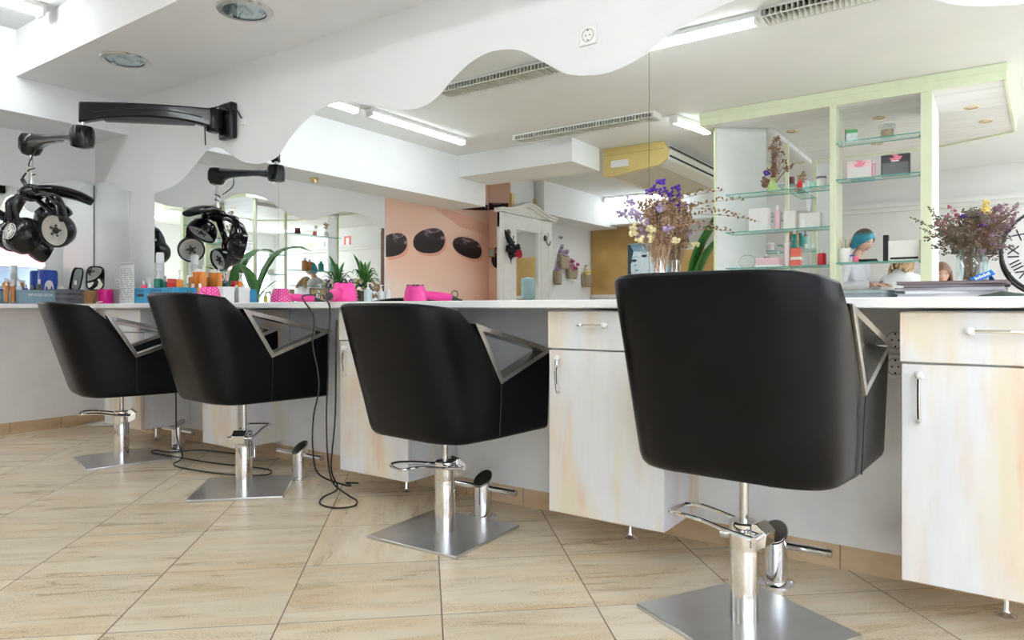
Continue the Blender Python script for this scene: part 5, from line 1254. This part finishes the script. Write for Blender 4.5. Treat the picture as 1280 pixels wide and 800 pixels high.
k = thing('dark_flowers', 'small dark blue dried flowers left of the pale green vase', 'flowers', (S(957), YS, 1.966)); m_ = MB(); cluster(m_, (0, 0, .10), .05, 30, .016, rng, 1.6); m_.build('blossoms', F_BRN, k); m_ = MB(); cluster(m_, (.01, 0, .19), .03, 12, .013, rng); m_.build('blue_blossoms', F_PUR, k)
def good(lab, x, r, h, c, cp=(.85, .86, .86), kind='cap', z=1.277, Y=YS, **kw): return bottle(lab, (S(x, 300, Y), Y, z + .001), r, h, c, cp, kind, group=GS, **kw)
good('red can on the upper left glass shelf', 1000, .022, .09, (.70, .02, .02), (.75, .1, .1), 'can', 1.965)
good('mint green cup on the upper left glass shelf', 1016.5, .03, .06, (.42, .72, .58), (.4, .7, .6), 'jar', 1.965)
good('white patterned mug at the right end of the upper left shelf', 1027, .042, .10, (.82, .82, .82), (.20, .14, .24), 'jar', 1.965)
good('large white carton on the middle left shelf beside the panel', 950, .085, .21, (.82, .82, .82), kind='box', z=1.612)
good('pink flowered bottle on the middle left shelf', 972, .028, .235, (.80, .55, .64), (.86, .8, .82), 'tube', 1.612)
good('cream book-like carton on the middle left shelf', 988, .05, .17, (.80, .78, .74), kind='box', z=1.612)
good('wide white box on the middle left shelf, right end', 1014, .085, .135, (.80, .80, .79), kind='box', z=1.612)
good('pink flowered gift box on the lower left shelf', 962, .10, .085, (.80, .56, .62), (.85, .82, .82), 'box', band=(.0, .25))
good('small dark bottles box behind the pink gift box', 958, .03, .13, (.10, .08, .12), (.7, .7, .7), 'cap', Y=-4.06)
good('small white flowered jar on the side glass shelf', 961, .055, .085, (.82, .74, .76), kind='jar', z=1.47, Y=-4.55)
good('tall pale pink flowered bottle on the lower left shelf', 984, .028, .29, (.83, .72, .74), (.88, .86, .86), 'tube')
good('coral can standing behind the tall pink bottle', 988.5, .02, .26, (.85, .38, .24), (.85, .45, .3), 'can', Y=-4.03)
cb = good('coral box with a white band on the lower left shelf', 995.5, .042, .165, (.80, .17, .13), (.88, .86, .84), 'box', band=(.36, .52))
good('teal bottle with white cap on top of the coral box', 993, .024, .16, (.0, .24, .19), (.86, .88, .87), 'cap', z=1.277 + .167)
good('clear bottle left of the red jar on the lower left shelf', 1008, .030, .20, (.8, .8, .8), (.84, .86, .86), 'cap', mat=CL)
good('second clear bottle beside the red jar on the lower left shelf', 1017, .030, .20, (.8, .8, .8), (.84, .86, .86), 'cap', mat=CL)
good('glass jar of red beads at the right end of the lower left shelf', 1027.5, .036, .14, (.62, .0, .02), (.86, .86, .86), 'cap')
rg_ = tag(MB().tube([(S(930) + .075 * math.cos(a * .2094), -4.085 + .0, 1.345 + .065 * math.sin(a * .2094)) for a in range(30)], .0025, 5, closed=True).build('wire_ring', STEEL), 'thin wire ring leaning on the white panel above the chair back', 'ring')
for lab, x, y, z, r, h, c, cp, kd in [
    ('dark red jar high on the side glass shelf', -1.78, -5.15, 2.20, .05, .10, (.12, .02, .03), (.2, .03, .04), 'jar'), ('small coral jar high on the side glass shelf', -1.78, -5.52, 2.20, .035, .08, (.7, .2, .12), (.7, .3, .2), 'jar'),
    ('copper brown bottle on the middle side glass shelf', -1.78, -5.30, 1.57, .05, .22, (.40, .14, .04), (.85, .85, .84), 'cap'), ('second copper brown bottle on the middle side glass shelf', -1.78, -5.40, 1.57, .04, .20, (.40, .14, .04), (.85, .85, .84), 'cap'),
    ('teal bottle on the middle side glass shelf', -1.78, -5.66, 1.57, .05, .18, (.0, .22, .18), (.0, .15, .12), 'cap'), ('mint green pump bottle on the middle side glass shelf', -1.78, -5.92, 1.57, .05, .24, (.35, .62, .52), (.1, .12, .12), 'pump')]:
    bottle(lab, (x, y, z + .001), r, h, c, cp, kd, group=GS)
dv = thing('dried_flower_vase', 'small white vase of dried flowers high on the side glass shelf', 'vase', (-1.78, -5.78, 2.201))
MB().lathe([(0, 0), (.035, 0), (.045, .05), (.02, .10), (.025, .11), (0, .10)], None, 18, cap=False).build('vase_body', PLASTIC, dv); m_ = MB(); cluster(m_, (0, 0, .2), .06, 30, .015, rng, 1.4); m_.build('seed_heads', F_TAN, dv)
YM = -3.92
cd = thing('photo_card', 'green and white card standing on the top glass shelf', 'card', (S(1065, 160, YM), YM, 2.321), R(-12))
MB().box(-.045, .045, -.003, .003, 0, .115).build('card_sheet', solid('card_pale_blue', (.66, .78, .78), .4, var=.15, nscale=30), cd, smooth=0); MB().box(-.045, .045, .003, .0036, .085, .115).build('green_band', solid('card_green', (.12, .42, .16), .4), cd, smooth=0); MB().box(-.052, -.046, -.012, .012, 0, .12).build('dark_side', BLACKMT, cd, smooth=0)
gj = thing('swing_top_jar', 'glass swing-top jar on the top glass shelf', 'jar', (S(1109, 160, YM), YM, 2.321))
MB().lathe([(0, 0), (.052, 0), (.058, .01), (.058, .085), (.05, .10), (.052, .115), (.046, .115), (.05, .085), (.05, .01), (0, .008)], None, 26, cap=False).build('jar_glass', JARG, gj)
MB().lathe([(0, .01), (.045, .01), (.047, .07), (0, .075)], None, 20, cap=False).build('contents', F_TAN, gj); MB().lathe([(0, .118), (.054, .118), (.05, .132), (0, .136)], None, 26, cap=False).build('lid', PLASTIC, gj); MB().tube([(.056, 0, .07), (.062, 0, .10), (.052, 0, .125), (.0, 0, .142), (-.052, 0, .125), (-.062, 0, .10), (-.056, 0, .07)], .003, 6).build('wire_clip', STEEL, gj)
def pframe(lab, x0, x1, h, cf, ci, dark):
    a, b = S(x0, 205, YM), S(x1, 205, YM); w = (b - a) / 2
    t = thing('gift_box', lab, 'box', ((a + b) / 2, YM, 2.001), 0, 'gift sets on the glass shelf')
    MB().box(-w, w, -.03, .03, 0, h).build('box_body', solid('gift_%d' % dark, cf, .35, var=.04), t, bevel=.002)
    MB().box(-w + .012, w - .012, .03, .0315, .012, h * .62).build('window_panel', solid('gift_window_%d' % dark, ci, .2, var=.04), t, smooth=0)
    k = MB(); cluster(k, (0, .03, h * .84), .028, 24, .009, random.Random(2)); k.v = [(x * 1.5, .0312 + (y - .03) * .05, z) for x, y, z in k.v]; k.build('pink_motif', PINKP, t)
    k = MB(); k.box(-.028, .028, .0312, .0322, h * .66, h * .71); k.build('title_bar', LIMEW if dark else solid('rose_print', (.65, .2, .3), .5), t, smooth=0)
PINKP = solid('pink_rose_print', (.85, .25, .36), .5, var=.15, nscale=60)
pframe('pink gift set box on the upper glass shelf', 1060, 1090, .155, (.84, .62, .64), (.80, .76, .76), 0)
pframe('black gift set box with a pink motif on the upper glass shelf', 1102, 1138, .175, (.06, .05, .06), (.16, .17, .18), 1)
good('slim pink bottle beside the pink gift set', 1092.5, .016, .16, (.78, .45, .58), (.85, .84, .85), 'tube', z=2.0, Y=YM)
cupx = S(1052, 320, YM) + .025
pc = thing('pencil_cup', 'white cup of coloured pencils on the lower middle shelf', 'cup', (cupx, YM, 1.291))
MB().lathe([(0, 0), (.045, 0), (.047, .125), (.042, .125), (.04, .01), (0, .01)], None, 24, cap=False).build('cup_body', PLASTIC, pc)
for i, (c, a) in enumerate([((.8, .25, .05), .0), ((.1, .45, .2), 1.2), ((.75, .5, .1), 2.4), ((.05, .05, .05), 3.6), ((.7, .1, .1), 4.8)]):
    p = thing('pencil', ['orange', 'green', 'yellow', 'black', 'red'][i] + ' pencil in the white cup on the shelf', 'pencil', (cupx, YM, 1.302), 0, 'pencils in the white cup')
    MB().tube([(.01 * math.cos(a + 3), .01 * math.sin(a + 3), 0), (.045 * math.cos(a), .04 * math.sin(a), .19)], .005, 6).build('shaft', solid('pencil_%d' % i, c, .4, var=0), p); MB().lathe([(.005, 0), (.001, .014)], aim((.045 * math.cos(a), .04 * math.sin(a), .19), (.045 * math.cos(a) - .01 * math.cos(a + 3), .04 * math.sin(a), .19)), 6).build('tip', F_CRM, p)
good('small blue-capped bottle beside the pencil cup', 1065, .022, .065, (.8, .82, .86), (.02, .07, .45), 'jar', z=1.29, Y=YM)
tb = thing('tablet', 'tablet lying tilted on the lower middle shelf', 'tablet', (S(1083, 320, YM), YM, 1.291))
MB().box(-.085, .085, -.05, .05, .012, .020, T(0, 0, 0, rx=R(8))).build('tablet_body', BLACKMT, tb, bevel=.003); MB().box(-.078, .078, -.044, .044, .0201, .0208, T(0, 0, 0, rx=R(8))).build('screen', PLASTIC, tb, smooth=0); MB().box(-.02, .02, -.03, .03, 0, .012).build('rest', BLACKMT, tb, smooth=0)
good('pink ribbon spool beside the tablet', 1070, .022, .05, (.85, .15, .3), (.85, .2, .35), 'jar', z=1.29, Y=-3.86)
pr_ = thing('white_printer', 'white box-shaped printer on the lower middle shelf', 'printer', (S(1131, 315, YM), YM, 1.291))
MB().box(-.115, .115, -.07, .06, 0, .17).build('printer_body', PLASTIC, pr_, bevel=.008); MB().box(-.1, .1, .06, .062, .012, .03).build('paper_slot', DARKGAP, pr_, smooth=0); MB().box(-.155, -.116, -.04, .04, .0, .22).build('black_side_unit', BLACKMT, pr_, bevel=.003)

# ================================================================== PEOPLE
SKIN = solid('skin', (.62, .38, .28), .5, var=.06, nscale=20)
def skin_mesh(joints, edges, root=0, sub=2):
    me = bpy.data.meshes.new('rig'); me.from_pydata([j[0] for j in joints], edges, []); o = bpy.data.objects.new('rig', me); COL.objects.link(o)
    md = o.modifiers.new('Skin', 'SKIN'); md.use_smooth_shade = True
    for i, j in enumerate(joints):
        r = j[1]; me.skin_vertices[0].data[i].radius = (r, r) if not isinstance(r, tuple) else r
    me.skin_vertices[0].data[root].use_root = True
    s = o.modifiers.new('Sub', 'SUBSURF'); s.levels = sub; s.render_levels = sub
    dg = bpy.context.evaluated_depsgraph_get(); ev = bpy.data.meshes.new_from_object(o.evaluated_get(dg))
    vs = [tuple(v.co) for v in ev.vertices]; fs = [tuple(p.vertices) for p in ev.polygons]
    bpy.data.objects.remove(o); bpy.data.meshes.remove(ev); bpy.data.meshes.remove(me); return vs, fs
def hand_joints(w, fwd, side, up):
    """palm and five bent fingers from wrist w; returns joints, edges (index 0 = wrist)."""
    w, f, s, u = Vector(w), Vector(fwd).normalized(), Vector(side).normalized(), Vector(up).normalized()
    J = [(w, .022), (w + f * .045, (.034, .016)), (w + f * .08, (.036, .014))]; E_ = [(0, 1), (1, 2)]
    for i, (o, L) in enumerate([(-.030, .058), (-.010, .070), (.010, .075), (.030, .066)]):
        b = w + f * .085 + s * o; a0 = len(J)
        J += [(b, .009), (b + f * L * .5 - u * .008, .0085), (b + f * L * .8 - u * .030, .007)]; E_ += [(2, a0), (a0, a0 + 1), (a0 + 1, a0 + 2)]
    a0 = len(J); J += [(w + f * .035 - s * .036, .011), (w + f * .065 - s * .052 - u * .012, .009), (w + f * .09 - s * .048 - u * .025, .0075)]; E_ += [(1, a0), (a0, a0 + 1), (a0 + 1, a0 + 2)]
    return J, E_
def person(label, loc, rz, joints, edges, head, pitch, hair, clothes, skin=SKIN, yaw=0):
    """joints: body skeleton; head: centre; clothes: list of (name, joint ids, edges, grow, mat)."""
    t = thing('person', label, 'person', loc, rz)
    J = list(joints); E_ = list(edges)
    for hw, hf, hsd, hu, wi in hair['hands']:
        hj, he = hand_joints(hw, hf, hsd, hu); o = len(J)
        J += hj[1:]; E_ += [(wi if a == 0 else a - 1 + o, b - 1 + o) for a, b in he]
    vs0, fs0 = skin_mesh(J, E_, 0, 3)
    mb = MB().add(vs0, fs0)
    Mh = Matrix.Translation(head) @ Euler((0, R(pitch), R(yaw))).to_matrix().to_4x4()
    # head: a shaped ellipsoid with brow, nose, lips, chin, ears
    hv = []; hf = []; S_, G_ = 28, 22
    for jv in range(G_ + 1):
        th = math.pi * jv / G_
        for i in range(S_):
            a = 2 * math.pi * i / S_; x, y, z = math.sin(th) * math.cos(a), math.sin(th) * math.sin(a), -math.cos(th)
            jaw = 1 - .30 * max(0, -z) ** 1.2
            p = Vector((x * .098 * (1 if x > 0 else 1.06) * (1 - .10 * max(0, -z)), y * .076 * jaw, z * .118))
            if x > .3:
                p.x += .020 * math.exp(-((y / .16) ** 2) - ((z + .12) / .16) ** 2)           # nose
                p.x += .008 * math.exp(-((y / .3) ** 2) - ((z + .52) / .10) ** 2)            # lips
                p.x += .010 * math.exp(-((y / .3) ** 2) - ((z + .85) / .14) ** 2)            # chin
                p.x -= .010 * math.exp(-(((abs(y) - .38) / .16) ** 2) - ((z - .05) / .12) ** 2)  # eye sockets
            hv.append(p)
    for jv in range(G_):
        for i in range(S_):
            k = (i + 1) % S_; hf.append((jv * S_ + i, jv * S_ + k, (jv + 1) * S_ + k, (jv + 1) * S_ + i))
    mb.add(hv, hf, Mh)
    for s in (-1, 1): mb.ell((0, 0, 0), (.018, .008, .030), Mh @ T(-.01, s * .074, -.005), 10, 8)
    b = mb.build('body', skin, t, smooth=80)
    e = MB(); ir = MB(); br2 = MB()
    for s in (-1, 1):
        e.ell((.082, s * .030, .005), (.010, .013, .008), Mh, 10, 8); ir.ell((.0905, s * .030, .005), (.003, .006, .006), Mh, 8, 6); br2.tube([Mh @ Vector((.087, s * .014, .026)), Mh @ Vector((.089, s * .030, .031)), Mh @ Vector((.078, s * .048, .026))], .004, 6)
    e.build('eyes', solid('eye_white', (.8, .8, .78), .2, var=0), b); ir.build('irises', solid('iris_brown', (.06, .03, .02), .2, var=0), b); br2.build('eyebrows', hair['mat'], b)
    l = MB(); l.ell((.084, 0, -.060), (.010, .022, .008), Mh, 12, 8); l.build('lips', solid('lips', (.55, .14, .14), .4, var=0), b)
    # hair shell
    hm = MB(); vs = []; fs = []
    low = hair['low']; rg = random.Random(4)
    for jv in range(15):
        th = math.pi * jv / 14 * .94
        for i in range(S_):
            a = 2 * math.pi * i / S_; x, y = math.cos(a), math.sin(a)
            front = max(0, x)
            z = math.cos(th); lim = -.25 - low + (low + .78) * front ** .9
            zz = max(z, lim); r = math.sin(th) if z >= lim else math.sqrt(max(.02, 1 - min(1, abs(lim)) ** 2))
            if zz < 0: r = max(r, 1.0 - .12 * zz * zz)
            w = 1 + .03 * math.sin(a * 9 + th * 2)
            vs.append((x * r * .118 * w - .010, y * r * .094 * w, zz * .136 + .008))
    for jv in range(14):
        for i in range(S_):
            k = (i + 1) % S_; fs.append((jv * S_ + i, jv * S_ + k, (jv + 1) * S_ + k, (jv + 1) * S_ + i))
    hm.add(vs, fs, Mh); ho = hm.build('hair', hair['mat'], t, smooth=70)
    if hair.get('strands'):
        k = MB()
        for i in range(46):
            a = R(rg.uniform(65, 295)); x, y = math.cos(a), math.sin(a); L = hair['strands'] * rg.uniform(.7, 1.1)
            p = [Vector((x * .105 - .01, y * .085, .04)), Vector((x * .125 - .01, y * .10, -.06)), Vector((x * .12 - .02, y * .10, -.06 - L * .6)), Vector((x * .11 - .02 + rg.uniform(-.02, .02), y * .10 + rg.uniform(-.02, .02), -.06 - L))]
            k.tube(smooth_path([Mh @ q for q in p], 3), [.015] * 8 + [.006] * 2, 6)
        k.build('hair_lengths', hair['mat'], ho)
    # garments: the body surface itself, region by region, lifted off the skin
    bv = [Vector(v) for v in vs0]; nrm = [Vector((0, 0, 0)) for _ in bv]
    for f in fs0:
        q = [bv[i] for i in f]; nn2 = (q[1] - q[0]).cross(q[2] - q[0])
        for i in f: nrm[i] += nn2
    def near(p):
        best = None
        for ei, (i, j) in enumerate(E_):
            A_, B_ = Vector(J[i][0]), Vector(J[j][0]); ab = B_ - A_; tt = max(0, min(1, (p - A_).dot(ab) / max(ab.length_squared, 1e-9)))
            d_ = (p - A_ - ab * tt).length
            if best is None or d_ < best[0]: best = (d_, ei, tt)
        return best
    reg = [near(p) for p in bv]; lid = set(E_.index(e_) for e_ in led)
    for nm, ed, grow, mt in clothes:
        ok = set(E_.index(e_) for e_ in ed)
        hem = .80 if 'sweater' in nm else .50 if nm == 'top' else 99
        keep = [f for f in fs0 if all(reg[i][1] in ok or (bv[i].z > hem and reg[i][1] in lid) for i in f)]
        ids = sorted(set(i for f in keep for i in f)); mp = {i: n_ for n_, i in enumerate(ids)}
        MB().add([bv[i] + nrm[i].normalized() * grow for i in ids], [tuple(mp[i] for i in f) for f in keep]).build(nm, mt, t, smooth=80, solidify=.004)
    return t
def hairmat(nm, stops):
    m, n, b = nt(nm); setp(b, rough=.4)
    tc = node(n, 'ShaderNodeTexCoord'); sx = node(n, 'ShaderNodeSeparateXYZ'); lk(n, tc.outputs['Generated'], sx.inputs[0])
    t = noise(n, 1, 3, .6, (40, 40, 3), 'Generated'); ml = node(n, 'ShaderNodeMath', operation='MULTIPLY_ADD'); lk(n, t.outputs['Fac'], ml.inputs[0]); ml.inputs[1].default_value = .35; lk(n, sx.outputs[2], ml.inputs[2])
    r = ramp(n, ml.outputs[0], stops); lk(n, r.outputs['Color'], b.inputs['Base Color']); return m
TEAL = hairmat('teal_dyed_hair', [(.35, (.02, .22, .32)), (.80, (.03, .30, .40)), (1.0, (.10, .07, .05))])
BLOND = hairmat('blond_hair', [(.3, (.55, .38, .20)), (.9, (.30, .18, .09))]); LBRN = hairmat('light_brown_hair', [(.3, (.30, .17, .11)), (.9, (.22, .12, .08))])
V = Vector
SWEAT = solid('pale_grey_knit', (.60, .60, .64), .8, var=.06, nscale=60); JEAN = solid('dark_trousers', (.05, .05, .07), .7); CAPE = solid('white_salon_cape', (.85, .86, .88), .5, var=.03)
stand = [(V((0, 0, .93)), (.13, .11)), (V((.05, 0, 1.12)), (.12, .105)), (V((.09, 0, 1.30)), (.135, .11)), (V((.12, 0, 1.45)), .065), (V((.15, 0, 1.52)), .052), (V((.185, 0, 1.58)), .045),
         (V((.10, .175, 1.40)), .062), (V((.09, .235, 1.14)), .046), (V((.36, .11, 1.16)), .030), (V((.10, -.175, 1.40)), .062), (V((.09, -.235, 1.14)), .046), (V((.36, -.11, 1.16)), .030),
         (V((0, .09, .86)), .095), (V((.03, .10, .48)), .060), (V((-.01, .10, .09)), .038), (V((.14, .11, .035)), .035), (V((0, -.09, .86)), .095), (V((.03, -.10, .48)), .060), (V((-.01, -.10, .09)), .038), (V((.14, -.11, .035)), .035)]
sed = [(0, 1), (1, 2), (2, 3), (3, 4), (4, 5), (2, 6), (6, 7), (7, 8), (2, 9), (9, 10), (10, 11), (0, 12), (12, 13), (13, 14), (14, 15), (0, 16), (16, 17), (17, 18), (18, 19)]
ted = [(0, 1), (1, 2), (2, 3), (2, 6), (6, 7), (7, 8), (2, 9), (9, 10), (10, 11)]
led = [(0, 12), (12, 13), (13, 14), (0, 16), (16, 17), (17, 18)]
wl_ = inM(1068, 330, -6.0)
person('person with teal bobbed hair in a pale grey sweater, bending over a client', (wl_.x - .09, -6.0, 0), R(24), stand, sed, V((.215, 0, 1.645)), 30,
       {'mat': TEAL, 'low': .62, 'hands': [(stand[8][0], (.9, -.2, 0), (0, -1, 0), (0, 0, 1), 8), (stand[11][0], (.9, .2, 0), (0, 1, 0), (0, 0, 1), 11)]},
       [('sweater', ted, .018, SWEAT), ('trousers', led, .010, JEAN)])
sit = [(V((0, 0, .52)), (.14, .12)), (V((-.01, 0, .72)), (.12, .105)), (V((.0, 0, .93)), (.135, .11)), (V((.02, 0, 1.06)), .06), (V((.04, 0, 1.14)), .045), (V((.07, 0, 1.20)), .04),
       (V((.0, .17, 1.02)), .056), (V((.06, .23, .78)), .044), (V((.27, .12, .70)), .030), (V((.0, -.17, 1.02)), .056), (V((.06, -.23, .78)), .044), (V((.27, -.12, .70)), .030),
       (V((.08, .09, .52)), .09), (V((.44, .11, .53)), .062), (V((.46, .11, .09)), .038), (V((.60, .12, .035)), .035), (V((.08, -.09, .52)), .09), (V((.44, -.11, .53)), .062), (V((.46, -.11, .09)), .038), (V((.60, -.12, .035)), .035)]
cx = inM(1124, 340, -5.95).x
cl_ = person('person with blond hair seated under a white salon cape before the bending hairdresser', (cx, -5.98, .13), R(-75), sit, sed, V((.13, 0, 1.255)), 42,
       {'mat': BLOND, 'low': .6, 'strands': .13, 'hands': [(sit[8][0], (.9, -.2, -.1), (0, -1, 0), (0, 0, 1), 8), (sit[11][0], (.9, .2, -.1), (0, 1, 0), (0, 0, 1), 11)]},
       [('trousers', led, .010, JEAN)])
k = MB(); vs = []; fs = []
prof = [(.075, 1.20), (.10, 1.165), (.19, 1.12), (.245, 1.04), (.285, .90), (.33, .72), (.40, .58), (.42, .50)]
for j_, (r, z) in enumerate(prof):
    for i in range(40):
        a = 2 * math.pi * i / 40; w = 1 + .05 * math.sin(a * 7 + j_) * j_ / 7
        vs.append((.03 + .10 * j_ / 7 + r * (.72 if j_ < 4 else .95) * math.cos(a) * w, r * (1.0 if j_ < 6 else .85) * math.sin(a) * w, z))
for j_ in range(7):
    for i in range(40):
        n_ = (i + 1) % 40; fs.append((j_ * 40 + i, j_ * 40 + n_, j_ * 40 + 40 + n_, j_ * 40 + 40 + i))
k.add(vs, fs).build('salon_cape', CAPE, cl_, smooth=80, solidify=.006)
ox = inM(1176, 335, -6.95).x
person('person with light brown hair in a pink top, mostly hidden by the lime post', (ox, -6.95, .0), R(80), sit, sed, V((.10, 0, 1.30)), 20,
       {'mat': LBRN, 'low': .6, 'strands': .22, 'hands': [(sit[8][0], (.9, -.2, -.1), (0, -1, 0), (0, 0, 1), 8), (sit[11][0], (.9, .2, -.1), (0, 1, 0), (0, 0, 1), 11)]},
       [('top', ted, .016, solid('pink_top', (.75, .45, .46), .8)), ('trousers', led, .010, JEAN)])
def stool(label, x, y, up=0):
    t = thing('stool', label, 'stool', (x, y, 0), 0, 'salon stools in the booth')
    MB().lathe([(0, .33), (.17, .33), (.19, .35), (.19, .385), (.17, .40), (0, .40)], T(0, 0, up), 28, cap=False).build('seat', LEATHER, t); MB().cyl(.025, .05, .33 + up).build('column', CHROME, t)
    k = MB()
    for i in range(5):
        a = i * 2 * math.pi / 5; k.tube([(0, 0, .06), (.20 * math.cos(a), .20 * math.sin(a), .03)], .014, 8); k.ell((.20 * math.cos(a), .20 * math.sin(a), .018), .018, None, 8, 6)
    k.build('star_base', CHROME, t)
stool('black round stool under the person in the white cape', cx, -5.98, .13); stool('black round stool under the person in the pink top', ox, -6.95)
# ================================================================== WORLD, CAMERA, VIEW
w = bpy.data.worlds.new('sky'); scene.world = w; w.use_nodes = True; n = w.node_tree
bg = n.nodes['Background']; sk_ = n.nodes.new('ShaderNodeTexSky'); sk_.sky_type = 'HOSEK_WILKIE'; sk_.sun_direction = Vector((.3, -.5, .8)).normalized(); sk_.turbidity = 4
mx = n.nodes.new('ShaderNodeMix'); mx.data_type = 'RGBA'; mx.inputs[0].default_value = .8; mx.inputs[7].default_value = (.86, .95, 1.08, 1)
n.links.new(sk_.outputs[0], mx.inputs[6]); n.links.new(mx.outputs[2], bg.inputs[0]); bg.inputs[1].default_value = 9.5
# daylight that falls through the two shop windows and the added third (area lamps filling the openings, just outside the panes)
for y0, y1, z0, z1, e in ((-3.3, -.75, .45, 2.35, 90), (-8.2, -6.5, .12, 2.35, 90), (-5.35, -4.25, .12, 2.35, 90)):
    la = bpy.data.lights.new('window_daylight', 'AREA'); la.shape = 'RECTANGLE'; la.size = y1 - y0 - .1; la.size_y = z1 - z0 - .1; la.energy = e; la.color = (.93, .97, 1.0)
    o = bpy.data.objects.new('window_daylight', la); COL.objects.link(o); o.location = (XR + .11, (y0 + y1) / 2, (z0 + z1) / 2); o.rotation_euler = (0, R(90), 0)
    la.cycles.is_portal = True
cam = bpy.data.cameras.new('camera'); co = bpy.data.objects.new('camera', cam); COL.objects.link(co)
co.location = (0, CAMY, EYE); co.rotation_euler = (R(90), 0, R(34.85)); cam.sensor_width = 36; cam.lens = FPX / 1280 * 36; cam.shift_y = -(400 - HOR) / 1280; cam.clip_start = .02
scene.camera = co
vs_ = scene.view_settings; scene.display_settings.display_device = 'sRGB'
vs_.view_transform = 'Standard'; vs_.look = 'None'; vs_.gamma = 1; vs_.use_curve_mapping = False; vs_.exposure = .9
cy = scene.cycles; cy.max_bounces = 14; cy.diffuse_bounces = 5; cy.glossy_bounces = 8; cy.transmission_bounces = 8; cy.transparent_max_bounces = 24; cy.use_denoising = True; cy.caustics_reflective = True; cy.blur_glossy = .3; cy.sample_clamp_indirect = 4
